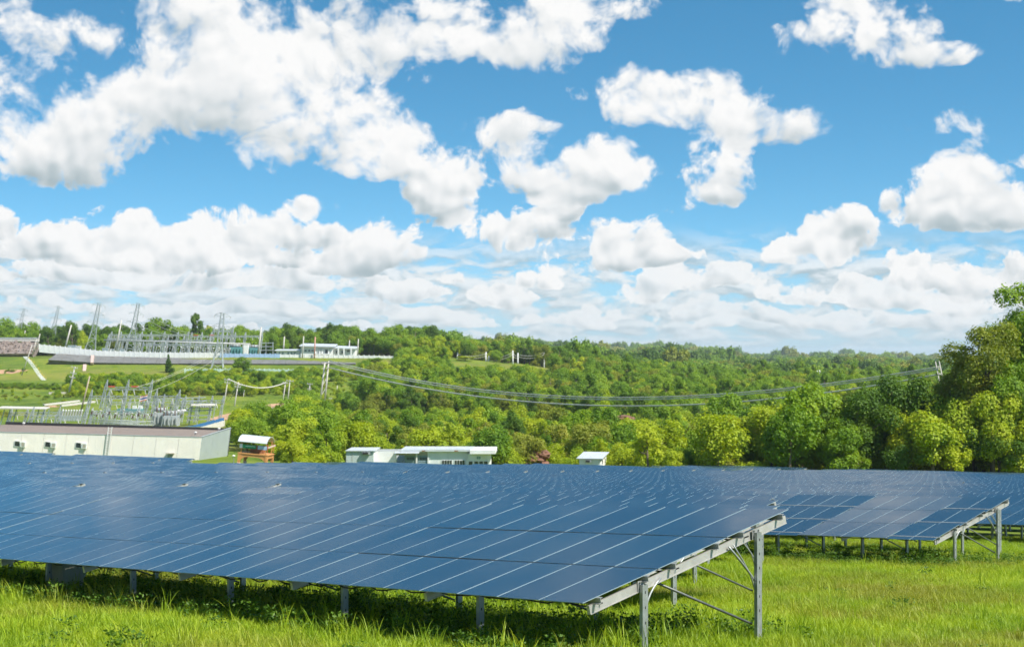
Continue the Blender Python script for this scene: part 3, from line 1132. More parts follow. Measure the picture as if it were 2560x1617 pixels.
def warehouse():
    A = Vector((-49.5, 262.0))                  # front right corner
    d_front = Vector((-1.0, 0.06)).normalized()
    d_end = Vector((0.03, 1.0)).normalized()
    L, D = 44.0, 23.0
    ztop = -12.95
    zb = gz(A.x, A.y) - 1.0
    root = empty('warehouse', (A.x, A.y, gz(A.x, A.y)), 0, "long cream warehouse with brown flat roof behind the left panel rows", 'warehouse')
    gb = gz(A.x, A.y)
    H = ztop - gb

    def P(u, w, z):                              # u along the front to the left, w back, z above the foot
        q = d_front * u + d_end * w
        return Vector((q.x, q.y, z + (0.022 * u if z > 0 else 0.0)))
    lean = math.radians(7.0)

    def fin(mb, name, mat, parent=root):
        o = mb.build(name, mat, parent)
        shear(o, lean, H)
        return o
    # front wall in upright sheets, butt-jointed with a narrow shadow gap
    n = 12
    for k in range(n):
        u0, u1 = L * k / n + 0.02, L * (k + 1) / n - 0.02
        fin(MB().prism([P(u0, 0, -1), P(u1, 0, -1), P(u1, 0, H), P(u0, 0, H)], d_end.to_3d() * 0.15), 'wall_sheet', M_CREAM)
    fin(MB().prism([P(0.05, 0.16, -1), P(L, 0.16, -1), P(L, 0.16, H - 0.1), P(0.05, 0.16, H - 0.1)], d_end.to_3d() * 0.1), 'wall_backing', M_GREYP)
    m = 5
    for k in range(m):
        w0, w1 = 0.17 + (D - 0.17) * k / m + 0.02, 0.17 + (D - 0.17) * (k + 1) / m - 0.02
        e0 = H + 0.45 * w0 / D
        e1 = H + 0.45 * w1 / D
        fin(MB().prism([P(0, w0, -1), P(0, w1, -1), P(0, w1, e1), P(0, w0, e0)], -d_front.to_3d() * -0.15), 'end_sheet', M_END_SHADE)
    fin(MB().prism([P(0, 0, -1), P(L, 0, -1), P(L, D, -1), P(0, D, -1)], (0, 0, 0.2)), 'floor_slab', M_CONC)
    fin(MB().prism([P(0.2, 0.3, H - 0.28), P(L, 0.3, H - 0.28), P(L - 4, D - 0.3, H + 0.02), P(0.2, D - 0.3, H - 0.02)], (0, 0, 0.1)), 'roof', M_ROOFB)
    fin(MB().prism([P(-0.05, -0.05, H), P(L, -0.05, H), P(L, 0.32, H), P(-0.05, 0.32, H)], (0, 0, 0.08)), 'front_coping', M_GREYP)
    fin(MB().prism([P(-0.05, D - 0.3, -1), P(L - 4, D - 0.3, -1), P(L - 4, D - 0.3, H + 0.62), P(-0.05, D - 0.3, H + 0.45)], d_end.to_3d() * 0.3), 'rear_parapet', M_BLACK)
    fin(MB().prism([P(-0.06, -0.04, H + 0.02), P(-0.06, D, H + 0.49), P(-0.06, D, H + 0.57), P(-0.06, -0.04, H + 0.10)], d_front.to_3d() * 0.35), 'end_coping', M_GREYP)
    # ladder
    lx = 15.0
    lad = empty('ladder', P(lx, -0.25, 0))
    lad.parent = root
    mbl = MB()
    for s in (-0.28, 0.28):
        mbl.bar(P(lx + s, -0.2, 0.2) - P(lx, -0.25, 0), P(lx + s, -0.2, H + 1.3) - P(lx, -0.25, 0), 0.10)
    o = mbl.build('rail', M_WHITE, lad)
    shear(o, lean, H)
    for k in range(12):
        o = MB().bar(P(lx - 0.28, -0.2, 0.5 + k * 0.38) - P(lx, -0.25, 0), P(lx + 0.28, -0.2, 0.5 + k * 0.38) - P(lx, -0.25, 0), 0.06).build('rung', M_WHITE, lad)
        shear(o, lean, H)
    # windows, each with an air conditioner beside it
    zc = H - 1.75
    for u in (19.8, 24.8, 29.8, 34.8, 39.8):
        w = fin(MB().box((0, 0, 0), (0.92, 0.10, 0.92)), 'window', M_WHITE)
        for s in (-1, 1):
            pass
        w.location = P(u, -0.06, zc) + Vector((-(1.75) * math.tan(lean), 0, 0)) * 0
        shear(w, -lean, H)
        g = MB().box((0, -0.055, 0), (0.76, 0.02, 0.76)).build('pane', M_GLASS, w)
        w.location.x += (zc - H) * math.tan(lean)
        w.rotation_euler = (0, lean, math.atan2(-d_front.y, -d_front.x))
        ac = MB().box((0, 0, 0), (0.80, 0.26, 0.82)).build('air_conditioner', M_MINT, root)
        ac.location = P(u - 1.0, -0.20, zc - 0.08)
        ac.location.x += (zc - 0.08 - H) * math.tan(lean)
        ac.rotation_euler = (0, lean, math.atan2(-d_front.y, -d_front.x))
        MB().box((0.04, -0.136, 0.0), (0.50, 0.012, 0.56)).build('grille', M_BOX, ac)
        MB().bar((0, 0.1, -0.45), (0, 0.1, -1.3), 0.05).build('drain_pipe', M_BOX, ac)
    # small canopy over the right-hand door
    cn = empty('door_canopy', P(4.7, -0.1, 0))
    cn.parent = root
    for nm, c, s, mt in (('canopy', (0, -0.35, H - 2.55), (1.25, 0.8, 0.14), M_BOX), ('door', (0, -0.02, H - 3.15), (0.8, 0.06, 1.1), M_GREYP)):
        o = MB().box(c, s).build(nm, mt, cn)
        shear(o, lean, H)
    for (u, w) in ((36.5, D - 1.0), (1.5, D - 3.0), (2.2, 5.0)):
        o = MB().lathe([(0.16, 0), (0.16, 0.35), (0.26, 0.40), (0.26, 0.52), (0.0, 0.6)], P(u, w, H + 0.05)).build('roof_vent', M_WHITE, root, True)
        shear(o, lean, H)


warehouse()


def pavilion():
    D = 222.0
    c = at(637, 1155, D)
    zt = at(637, 1134, D).z                       # deck level
    g = gz(c.x, c.y)
    root = empty('pavilion', (c.x, c.y, g), math.radians(-6), "orange arched concrete pavilion with a curved white metal roof beside the warehouse", 'pavilion')
    root.rotation_euler = (0, math.radians(5), math.radians(-6))
    k = D / F_PX
    W, DP = 68 * k, 3.2
    h = zt - g
    for sx in (-1, 1):
        for sy in (-1, 1):
            x, y = sx * W / 2, sy * DP / 2
            leg = MB()
            prof = [(x, y, -0.6), (x + sx * 0.05, y, h * 0.5), (x, y, h - 0.05)]
            leg.bar(prof[0], prof[1], 0.30)
            leg.bar(prof[1], prof[2], 0.34)
            o = leg.build('leg', M_ORANGE, root)
            MB().box((x, y, h - 1.35), (0.44, 0.44, 0.16)).build('collar', M_CREAM, o)
    # arched beams under the deck
    for sy in (-1, 1):
        pts_t, pts_b = [], []
        for i in range(15):
            t = i / 14
            x = -W / 2 + W * t
            e = min(t, 1 - t) * W
            drop = 0.34 + (1.0 - math.sqrt(max(0, 1 - (1 - min(e / 1.25, 1)) ** 2))) * 1.05
            pts_b.append((x, sy * DP / 2 - 0.12, h - drop))
            pts_t.append((x, sy * DP / 2 - 0.12, h))
        for i in range(14):
            pass
        mbx = MB()
        for i in range(14):
            mbx.prism([pts_b[i], pts_b[i + 1], pts_t[i + 1], pts_t[i]], (0, 0.24, 0))
        mbx.build('arched_beam', M_ORANGE, root)
    for sx in (-1, 1):
        MB().box((sx * W / 2, 0, h - 0.25), (0.28, DP - 0.3, 0.42)).build('side_beam', M_ORANGE, root)
    MB().box((0, 0, h + 0.06), (W + 0.5, DP + 0.4, 0.12)).build('deck', M_ORANGE, root)
    MB().box((0.1, 0.5, h + 0.62), (W * 0.5, 1.4, 0.95)).build('cabinet', pm('rust_machinery', (0.30, 0.13, 0.06), 0.7), root)
    for sx in (-1, 1):
        for sy in (-1, 1):
            MB().bar((sx * (W / 2 - 0.15), sy * (DP / 2 - 0.1), h + 0.1), (sx * (W / 2 - 0.15), sy * (DP / 2 - 0.1), h + 1.75), 0.09).build('roof_post', M_ORANGE, root)
    s1 = MB().box((-W / 2 + 1.25, -DP / 2 - 0.12, h + 1.02), (1.95, 0.05, 0.46)).build('green_banner', M_GREEN, root)
    MB().box((-W / 2 + 1.4, -DP / 2 - 0.148, h + 1.08), (1.3, 0.006, 0.07)).build('lettering', M_WHITE, s1)
    MB().box((-W / 2 + 0.15, -DP / 2 - 0.14, h + 1.05), (0.42, 0.05, 0.5)).build('white_board', M_WHITE, root)
    s2 = MB().box((W / 2 - 0.62, -DP / 2 - 0.12, h + 1.02), (1.25, 0.05, 0.5)).build('white_board', M_LBLUE, root)
    MB().box((W / 2 - 0.62, -DP / 2 - 0.148, h + 1.12), (0.9, 0.006, 0.10)).build('lettering', M_WHITE, s2)
    rf = MB()
    n = 10
    for i in range(n):
        a0, a1 = PI * (0.08 + 0.84 * i / n), PI * (0.08 + 0.84 * (i + 1) / n)
        f = lambda a: (-math.cos(a) * (DP / 2 + 0.5), math.sin(a) * 1.05)
        (y0, z0), (y1, z1) = f(a0), f(a1)
        rf.prism([(-W / 2 - 0.25, y0, h + 1.35 + z0), (-W / 2 - 0.25, y1, h + 1.35 + z1), (-W / 2 - 0.25, y1, h + 1.41 + z1), (-W / 2 - 0.25, y0, h + 1.41 + z0)], (W + 0.3, 0, 0))
    rf.build('curved_roof', M_METALROOF, root)
    for sy in (-1, 1):
        MB().bar((W / 2 + 0.1, sy * DP / 2, h + 0.35), (W / 2 + 0.1, sy * DP / 2, h + 1.5), 0.07).build('stay', M_RED, root)
    MB().bar((W / 2 - 0.2, -DP / 2 - 0.1, h + 0.95), (W / 2 + 0.9, -DP / 2 + 0.9, h + 1.45), 0.09, 0.2).build('gangway', M_PINK, root)


pavilion()


def control_house():
    D = 216.0
    k = D / F_PX
    org = at(865, 1128, D)                       # top left corner of the front
    g = gz(org.x + 9, D)
    root = empty('plant_office', (org.x, D, g), math.radians(-1.0), "low pale mint office with white flat roof and shutters behind the middle panel rows", 'office')
    X = lambda p: (p - 865) * k
    Z = lambda y: at(865, y, D).z - g

    def bx(name, x0, x1, y0, y1, z0, z1, mat, par=root):
        return MB().box(((x0 + x1) / 2, (y0 + y1) / 2, (z0 + z1) / 2), (x1 - x0, y1 - y0, z1 - z0)).build(name, mat, par)
    zt = Z(1127)
    # left block, built of upright sheets
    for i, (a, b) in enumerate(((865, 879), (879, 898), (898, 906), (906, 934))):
        bx('wall_sheet', X(a) + 0.012, X(b) - 0.012, 0, 0.2, -0.5, zt, M_MINT_SHADE)
    bx('side_wall', X(934) - 0.2, X(934), 0.21, 2.2, -0.5, zt, M_WHITE)
    bx('left_wall', X(865), X(865) + 0.2, 0.21, 7.0, -0.5, zt, M_WHITE)
    bx('roof_slab', X(864), X(938), -0.25, 7.1, zt, zt + 0.10, M_METALROOF)
    ac = bx('air_conditioner', X(906), X(926), -0.45, -0.02, Z(1135), Z(1129), M_GREYP)
    bx('grille', X(907), X(921), -0.47, -0.452, Z(1134.5), Z(1129.5), M_BLACK, ac)
    # recessed middle: side walls, awning, two shutters, long front
    y1 = 2.2
    for (a, b) in ((934, 984), (1066, 1120), (1120, 1167)):
        bx('wall_sheet', X(a) + 0.012, X(b) - 0.012, y1, y1 + 0.2, -0.5, Z(1131), M_WHITE if a < 940 else M_MINT)
    bx('wall_sheet', X(984), X(1066), y1 + 0.01, y1 + 0.19, Z(1140), Z(1131), M_BOX)
    for (a, b) in ((1008 - 0.5, 1037.5), (1041, 1066.5)):
        pass
    for (a, b) in ((1008, 1036), (1041, 1066)):
        s = bx('shutter', X(a), X(b), y1 + 0.06, y1 + 0.14, -0.5, Z(1140) - 0.03, M_SHUT)
        for r in range(9):
            zz = 0.1 + r * 0.25
            bx('slat', X(a) + 0.05, X(b) - 0.05, y1 + 0.035, y1 + 0.058, zz, zz + 0.2, M_SHUT, s)
        for q in range(5):
            bx('louvre', X(a) + 0.3 + q * 0.21, X(a) + 0.42 + q * 0.21, y1 + 0.015, y1 + 0.033, Z(1152), Z(1145), M_BLACK, s)
    for a in (984, 1037, 1066.5):
        bx('pillar', X(a) - 0.02, X(a) + 0.18, y1 - 0.14, y1 - 0.003, -0.5, Z(1131), M_WHITE)
    aw = MB()
    for i in range(12):
        xx = X(985) + i * 0.27
        aw.prism([(xx, 0.55, Z(1133.5)), (xx + 0.25, 0.55, Z(1133.5)), (xx + 0.25, y1, Z(1131)), (xx, y1, Z(1131))], (0, 0, 0.05))
    aw.build('awning', M_METALROOF, root)
    for xx in (X(986), X(1014)):
        MB().bar((xx, 0.6, Z(1133.5)), (xx, y1, Z(1136.5)), 0.05).build('awning_strut', M_WHITE, root)
    MB().bar((X(997), y1 - 0.3, 0.4), (X(1006), y1 - 0.3, Z(1150)), 0.06).build('stair_rail', M_STEEL2, root)
    # roof over the long front, with its fascia and rusty scuppers
    bx('roof_slab', X(1000), X(1180), y1 - 0.5, 9.0, Z(1129.6), Z(1124.5), M_METALROOF)
    bx('soffit', X(1001), X(1178), y1 - 0.42, 8.8, Z(1131), Z(1129.65), M_WHITE)
    for a in (1052, 1134):
        bx('rust_stain', X(a), X(a + 9), y1 - 0.512, y1 - 0.502, Z(1129.5), Z(1127), pm('rust', (0.30, 0.14, 0.07), 0.9), root)
    # window bands
    for (a, b, n) in ((1102, 1128, 4), (1134, 1160, 4)):
        w = bx('window', X(a) - 0.06, X(b) + 0.06, y1 - 0.06, y1 - 0.003, Z(1166), Z(1152), M_WHITE)
        for i in range(n):
            ww = (X(b) - X(a)) / n
            bx('pane', X(a) + i * ww + 0.035, X(a) + (i + 1) * ww - 0.035, y1 - 0.085, y1 - 0.063, Z(1165), Z(1152.6), M_GLASS, w)
    # right wing, a little forward, under a higher white roof
    y2 = 1.3
    bx('wall_sheet', X(1168), X(1223), y2, y2 + 0.2, -0.5, Z(1134.5), M_MINT)
    bx('side_wall', X(1223) - 0.2, X(1223), y2 + 0.21, 8.5, -0.5, Z(1134.5), M_WHITE)
    bx('return_wall', X(1168), X(1168) + 0.2, y2 + 0.21, y1 + 0.2, -0.5, Z(1134.5), M_WHITE)
    bx('wing_roof', X(1174), X(1238), y2 - 0.9, 8.8, Z(1134.4), Z(1125), M_WHITE)
    sg = bx('sign_board', X(1191), X(1200), y2 - 0.06, y2 - 0.003, Z(1148), Z(1142), M_TEAL)
    bx('lettering', X(1193), X(1198), y2 - 0.067, y2 - 0.0605, Z(1145.6), Z(1144.4), M_WHITE, sg)
    for (a, b) in ((1171, 1180), (1185, 1194), (1197, 1206), (1209, 1218)):
        w = bx('window', X(a) - 0.05, X(b) + 0.05, y2 - 0.05, y2 - 0.003, Z(1168), Z(1153.4), M_WHITE)
        bx('pane', X(a), X(b), y2 - 0.075, y2 - 0.053, Z(1167.5), Z(1154), M_GLASS, w)
    for a in (1167.5, 1182.5, 1220.5):
        bx('pillar', X(a) - 0.09, X(a) + 0.09, y2 - 0.14, y2 - 0.09, -0.5, Z(1150), M_WHITE)
    bx('floor_slab', X(865), X(1223), y1 + 0.3, 8.4, -0.8, -0.3, M_CONC)
    bx('back_wall', X(865), X(1223), 8.6, 8.75, -0.5, Z(1131.5), M_MINT)


control_house()


def shed():
    D = 206.0
    k = D / F_PX
    c = at(1448, 1160, D)
    g = gz(c.x, D)
    root = empty('equipment_shed', (c.x, D, g), math.radians(-12), "small white equipment shed with a tilted roof among the farthest panels", 'shed')
    Z = lambda y: at(1448, y, D).z - g
    w, dp = 53 * k, 5.0
    hz = Z(1146.0)

    def bx(name, x0, x1, y0, y1, z0, z1, mat, par=root):
        return MB().box(((x0 + x1) / 2, (y0 + y1) / 2, (z0 + z1) / 2), (x1 - x0, y1 - y0, z1 - z0)).build(name, mat, par)
    bx('front_wall', 0, w, 0, 0.15, -0.5, hz, M_MINT)
    MB().prism([(w - 0.15, 0.16, -0.5), (w - 0.15, dp, -0.5), (w - 0.15, dp, hz + 0.42), (w - 0.15, 0.16, hz + 0.02)], (0.15, 0, 0)).build('side_wall', M_WHITE, root)
    MB().prism([(0, 0.16, -0.5), (0, dp, -0.5), (0, dp, hz + 0.42), (0, 0.16, hz + 0.02)], (0.15, 0, 0)).build('side_wall', M_WHITE, root)
    bx('back_wall', 0.16, w - 0.16, dp - 0.15, dp - 0.01, -0.5, hz + 0.4, M_MINT)
    MB().prism([(-0.3, -0.3, hz + 0.0), (w + 0.35, -0.3, hz + 0.0), (w + 0.35, dp + 0.3, hz + 0.50), (-0.3, dp + 0.3, hz + 0.50)], (0, 0, 0.07)).build('roof', M_METALROOF, root)
    ac = bx('air_conditioner', 0.85, 1.55, -0.35, -0.003, hz - 0.45, hz - 0.12, M_GREYP)
    bx('grille', 0.9, 1.4, -0.37, -0.353, hz - 0.41, hz - 0.16, M_BLACK, ac)
    for yy in (1.4, 3.6):
        wn = bx('window', w + 0.003, w + 0.05, yy, yy + 0.55, hz - 0.75, hz - 0.2, M_GREYP)
        bx('pane', w + 0.052, w + 0.07, yy + 0.06, yy + 0.49, hz - 0.69, hz - 0.26, M_GLASS, wn)
    bx('door_frame', w + 0.003, w + 0.05, 2.2, 3.2, -0.4, hz - 0.25, M_CREAM)


shed()

# small domed lamp at the corner of the warehouse
p = at(584, 1140, 214)
lp = empty('garden_lamp', (p.x, p.y, gz(p.x, p.y)), 0, "small white domed lamp on a post at the warehouse corner", 'lamp')
hgt = p.z - gz(p.x, p.y)
MB().tube([(0, 0, -0.3), (0, 0, hgt)], 0.05, 6).build('post', M_STEEL, lp)
MB().lathe([(0.22, hgt), (0.24, hgt + 0.06), (0.16, hgt + 0.14), (0.0, hgt + 0.17)], n=10).build('dome', M_WHITE, lp, True)

# ------------------------------------------------------------------ poles, towers, wires, substations
def leaned(root, px_x, rz=0.0):
    root.rotation_mode = 'QUATERNION'
    root.rotation_quaternion = (Matrix.Rotation(lean_of(px_x), 4, 'Y') @ Matrix.Rotation(rz, 4, 'Z')).to_quaternion()


def lattice(mb, h, w0, w1, n, tl, tb, z0=0.0, mi=0):
    """four corner legs with zigzag bracing on all faces"""
    def corner(k, z):
        w = w0 + (w1 - w0) * (z - z0) / h
        sx, sy = ((-1, -1), (1, -1), (1, 1), (-1, 1))[k % 4]
        return Vector((sx * w / 2, sy * w / 2, z))
    for k in range(4):
        mb.bar(corner(k, z0), corner(k, z0 + h), tl, tl, mi)
    for i in range(n):
        za, zb = z0 + h * i / n, z0 + h * (i + 1) / n
        for k in range(4):
            if (i + k) % 2 == 0:
                mb.bar(corner(k, za), corner(k + 1, zb), tb, tb, mi)
            else:
                mb.bar(corner(k + 1, za), corner(k, zb), tb, tb, mi)
            if i % 2 == 0:
                mb.bar(corner(k, zb), corner(k + 1, zb), tb, tb, mi)


# transmission tower: splayed base, slim body, crossarms
def tower_proto(H):
    mb = MB()
    hb = H * 0.46
    lattice(mb, hb, 0.22 * H, 0.085 * H, 4, 0.34, 0.20)
    lattice(mb, H - hb, 0.085 * H, 0.045 * H, 9, 0.32, 0.17, hb)
    body = mb.mesh('lattice_body', [M_TOWER])
    arms = []
    for fz, fw in ((0.62, 0.30), (0.79, 0.27), (0.95, 0.24)):
        a = MB()
        z = H * fz
        for s in (-1, 1):
            tip = Vector((s * H * fw / 2, 0, z + 0.2))
            for yy in (-0.03, 0.03):
                a.bar((s * 0.025 * H, yy * H * 0.7, z), tip, 0.20)
                a.bar((s * 0.025 * H, yy * H * 0.7, z + 0.055 * H), tip, 0.16)
            a.bar(tip, tip - Vector((0, 0, 1.4)), 0.20, 0.20, 1)
        arms.append(a.mesh('crossarm', [M_TOWER, M_PORC]))
    return body, arms


TOW = tower_proto(30.0)


def place_tower(bx, by, ty, Y, label, rz=0.3, tx=None):
    base = at(bx, by, Y)
    h = (by - ty) / F_PX * Y
    r = empty('transmission_tower', base, 0, label, 'pylon', 'lattice pylons on the ridge')
    if tx is None:
        leaned(r, bx, rz)
    else:
        r.rotation_mode = 'QUATERNION'
        r.rotation_quaternion = (Matrix.Rotation(math.atan2(tx - bx, by - ty), 4, 'Y') @ Matrix.Rotation(rz, 4, 'Z')).to_quaternion()
    k = h / 30.0
    r.scale = (k, k, k)
    link('lattice_body', TOW[0], r)
    for a in TOW[1]:
        link('crossarm', a, r)
    return r


place_tower(14, 850, 790, 1150, "smallest, farthest lattice pylon at the left edge behind the trees", tx=20)
place_tower(42, 850, 769, 980, "lattice pylon above the rocky embankment at far left", tx=61)
place_tower(128, 850, 763, 930, "lattice pylon between the rocky embankment and the yellow flowering tree", tx=147)
place_tower(222, 890, 756, 860, "tall pylon at the left end of the upper substation, left of its twin", tx=248)
place_tower(322, 886, 756, 880, "tall pylon right of its twin, rising behind the upper substation gantries", tx=346)
place_tower(541, 946, 782, 760, "pylon with a wide top arm standing in front of the upper substation wall", 0.1, tx=556)

# wires from the twin pylons down to the gantries, and from the gantries downhill
M_FAINT = M_WIRE


def cable(name, p0, p1, sag, r, label, group=None, n=24, mat=None, cat='cable'):
    p0, p1 = Vector(p0), Vector(p1)
    pts = []
    for k in range(n + 1):
        t = k / n
        p = p0.lerp(p1, t)
        p.z -= sag * 4 * t * (1 - t)
        pts.append(p)
    o = MB().tube(pts, r, 5).build(name, mat or M_WIRE, None, True)
    return tag(o, label, cat, group)


for i, (x0, y0, x1, y1) in enumerate(((346, 812, 455, 838), (372, 800, 470, 836), (392, 797, 486, 834), (330, 828, 430, 842))):
    cable('power_line', at(x0, y0, 870), at(x1, y1, 830), 1.5, 0.09, "thin power line sagging from the twin pylons, " + ORD[i] + " of four", 'lines from the pylons to the gantries', 12)
for i, (x0, y0, x1, y1) in enumerate(((340, 968, 545, 872), (366, 962, 552, 872), (372, 980, 560, 880))):
    cable('power_line', at(x0, y0, 480), at(x1, y1, 758), 1.5, 0.05, "thin power line climbing from the lower substation to the front pylon, " + ORD[i] + " of three", 'lines from the lower substation uphill', 16)

# lattice gantry: columns leaning as seen, truss beam level
def gantry(label, cols, beam_y, base_y, Y, spike, name='substation_gantry', red=(), cw=1.0):
    """cols: photo x of each column foot; beam at beam_y, feet at base_y"""
    k = Y / F_PX
    th = Y / 470.0
    o = at(cols[0], base_y, Y)
    r = empty(name, o, 0, label, 'gantry', 'steel gantries of the substations')
    h = (base_y - beam_y) * k
    sp = spike * k
    tops = []
    for c in cols:
        x = (c - cols[0]) * k
        L = lean_of(c)
        mb = MB()
        cw_ = cw * 0.8
        lattice(mb, h + 0.5, cw_, cw_ * 0.75, 7, 0.13 * th, 0.08 * th)
        lattice(mb, sp, cw_ * 0.75, 0.08, 3, 0.11 * th, 0.07 * th, h + 0.5)
        col = mb.build('column', M_TOWER, r, fix=False)
        col.location = (x, 0, 0)
        col.rotation_euler = (0, L, 0)
        tops.append(x + math.tan(L) * h)
    mb = MB()
    x0, x1 = tops[0], tops[-1]
    n = max(4, int((x1 - x0) / 1.6))
    for yy in (-0.45, 0.45):
        for zz in (-0.4, 0.4):
            mb.bar((x0, yy, h + zz), (x1, yy, h + zz), 0.12 * th)
    for i in range(n):
        xa, xb = x0 + (x1 - x0) * i / n, x0 + (x1 - x0) * (i + 1) / n
        for yy in (-0.45, 0.45):
            mb.bar((xa, yy, h - 0.4), (xb, yy, h + 0.4), 0.08 * th)
            mb.bar((xb, yy, h - 0.4), (xb, yy, h + 0.4), 0.07 * th)
    mb.build('truss_beam', M_TOWER, r, fix=False)
    m = max(3, int((x1 - x0) / 3.2))
    for i in range(m):
        x = x0 + (x1 - x0) * (i + 0.5) / m
        MB().tube([(x, -0.4, h - 0.4), (x + 0.5, -0.9, h - 1.9)], 0.11, 6).build('insulator_string', M_PORC, r, fix=False)
    for (a, b) in red:
        MB().box((((a + b) / 2 - cols[0]) * k, -0.5, h + 0.62), ((b - a) * k, 0.3, 0.4)).build('red_marker', M_RED, r)
    return r


# upper substation, on its walled terrace
YU = 830
gantry("long steel gantry along the back of the upper substation", [268, 292, 345, 368, 402, 436, 462], 838, 880, YU + 25, 8, cw=1.3)
gantry("steel gantry with a red marker right of the long back gantry of the upper substation", [470, 496, 520, 560, 580, 606, 648], 841, 884, YU + 10, 9, red=((484, 496), (524, 536)), cw=1.3)
gantry("front steel gantry of the upper substation under the sagging lines", [300, 332, 372, 412, 452, 486, 518], 852, 886, YU - 12, 12, cw=1.0)
gantry("low dense gantry in the middle of the upper substation, before the pale bus pipe", [352, 380, 408, 436, 470, 505, 540], 862, 887, YU - 24, 6, cw=0.9)
gantry("short gantry at the left end of the upper substation", [262, 286, 312, 340], 846, 884, YU - 6, 10, cw=1.1)
gantry("tall narrow gantry behind the front pylon in the upper substation", [524, 548, 572], 828, 885, YU + 18, 12, cw=1.2)
o = MB().tube([at(260, 850, YU - 16), at(440, 855, YU - 16), at(626, 860, YU - 16)], 0.42, 6).build('bus_pipe', M_PORC, None, True)
tag(o, "long pale horizontal bus pipe across the upper substation", 'pipe')
r = random.Random(3)
for i in range(30):
    x = 374 + i * 6.8 + r.uniform(-1, 1)
    yb = 884 + i * 0.2
    Y = YU - 18 - (i % 3) * 5
    p = at(x, yb, Y)
    h = r.uniform(3.6, 4.8)
    t = empty('insulator_post', p, 0, "porcelain insulator post on a steel stand in the upper substation, %s from the left" % ordinal(i + 1), 'insulator', 'insulator posts of the upper substation')
    leaned(t, x)
    MB().bar((0, 0, -0.5), (0, 0, h * 0.55), 0.35).build('stand', M_TOWER, t, fix=False)
    ins = MB()
    for q in range(4):
        ins.lathe([(0.12, 0), (0.25, 0.12), (0.12, 0.25)], (0, 0, h * 0.55 + q * 0.26), 6)
    ins.build('insulator', M_PORC if i % 3 else M_BROWNP, t, fix=False)
    MB().lathe([(0.22, 0), (0.36, 0.2), (0.22, 0.45), (0.1, 0.5)], (0, 0, h * 0.55 + 1.05), 8).build('cap', M_WHITE if i % 2 else M_GREYP, t, True, fix=False)


def transformer(x, yb, Y, w, h, label, mat=None, rz=0.2):
    p = at(x, yb, Y)
    mat = mat or M_TEAL
    t = empty('transformer', p, rz, label, 'transformer', 'transformers of the substations')
    MB().box((0, 0, h * 0.4), (w, w * 0.7, h * 0.8)).build('tank', mat, t)
    for s in (-1, 1):
        for q in range(4):
            MB().box((w * (-0.36 + 0.24 * q), s * w * 0.44, h * 0.38), (w * 0.08, w * 0.16, h * 0.6)).build('radiator', mat, t)
    MB().tube([(-w * 0.45, 0, h * 0.98), (w * 0.35, 0, h * 0.98)], w * 0.13, 8).build('conservator', M_GREYP, t, True)
    for q in range(3):
        MB().lathe([(0.12, 0), (0.24, 0.3), (0.14, 0.5), (0.22, 0.8), (0.08, h * 0.4)], (w * (-0.25 + 0.25 * q), -w * 0.1, h * 0.8), 6).build('bushing', M_BROWNP, t, True)
    return t


transformer(590, 886, YU - 8, 6.2, 4.6, "teal transformer left of the white fire wall in the upper substation")
transformer(636, 887, YU - 4, 5.4, 4.4, "teal transformer right of the white fire wall in the upper substation")
p = at(616, 888, YU - 6)
tag(MB().box((0, 0, 2.6), (2.2, 5.0, 6.4)).build('fire_wall', M_WHITE), "white fire wall block between the two teal transformers", 'wall').location = p
for i, (x, y, w, h) in enumerate(((180, 872, 20, 9), (197, 873, 11, 8), (263, 878, 15, 8), (280, 878, 9, 6), (305, 880, 12, 8))):
    p = at(x, y, YU - 20)
    k = YU / F_PX
    t = empty('control_kiosk', p, 0.1, ["slatted grey", "white panelled", "grey panelled", "small white", "pale grey"][i] + " kiosk behind the upper white wall, " + ORD[i] + " from left", 'kiosk', 'kiosks behind the upper wall')
    MB().box((0, 0, h * k / 2), (w * k, 1.6, h * k)).build('body', M_GREYP if i % 2 == 0 else M_WHITE, t)
    for q in range(4):
        MB().box((w * k * (-0.36 + 0.24 * q), -0.83, h * k * 0.5), (w * k * 0.14, 0.06, h * k * 0.8)).build('door_leaf', M_SHUT if i % 2 == 0 else M_GREYP, t)

# steel rack at the right end of the yard
p = at(665, 886, YU)
t = empty('bus_rack', p, 0.1, "grey stacked steel rack at the right end of the upper substation yard", 'rack')
for zz in (2.2, 4.0, 5.8):
    MB().box((0, 0, zz), (7.4, 2.4, 0.3)).build('shelf', M_TOWER, t)
for xx in (-3.5, 0, 3.5):
    MB().box((xx, 0, 3), (0.3, 2.0, 6.4)).build('upright', M_TOWER, t)

# boundary wall and terraces below it (feet follow the terrace edge)
def wall_run(name, pts, hpx, mat, label, Y, thick=0.5, piers=True, cat='wall', sub=12):
    k = Y / F_PX
    o = at(pts[0][0], pts[0][1], Y)
    t = empty(name, o, 0, label, cat)
    for (x0, y0), (x1, y1) in zip(pts[:-1], pts[1:]):
        n = max(1, int(abs(x1 - x0) / sub))
        for q in range(n):
            f0, f1 = q / n, (q + 1) / n
            a = at(x0 + (x1 - x0) * f0, y0 + (y1 - y0) * f0, Y) - o
            b = at(x0 + (x1 - x0) * f1, y0 + (y1 - y0) * f1, Y) - o
            h = hpx * k
            b = a.lerp(b, 0.97)
            MB().prism([a + Vector((0, 0, -1.2)), b + Vector((0, 0, -1.2)), b + Vector((0, 0, h)), a + Vector((0, 0, h))], (0, thick, 0)).build('wall_panel', mat, t, fix=False)
            if piers:
                MB().box((a.x, thick / 2, a.z + h / 2 + 0.2), (0.45, thick + 0.2, h + 0.3)).build('pier', mat, t, fix=False)
    return t


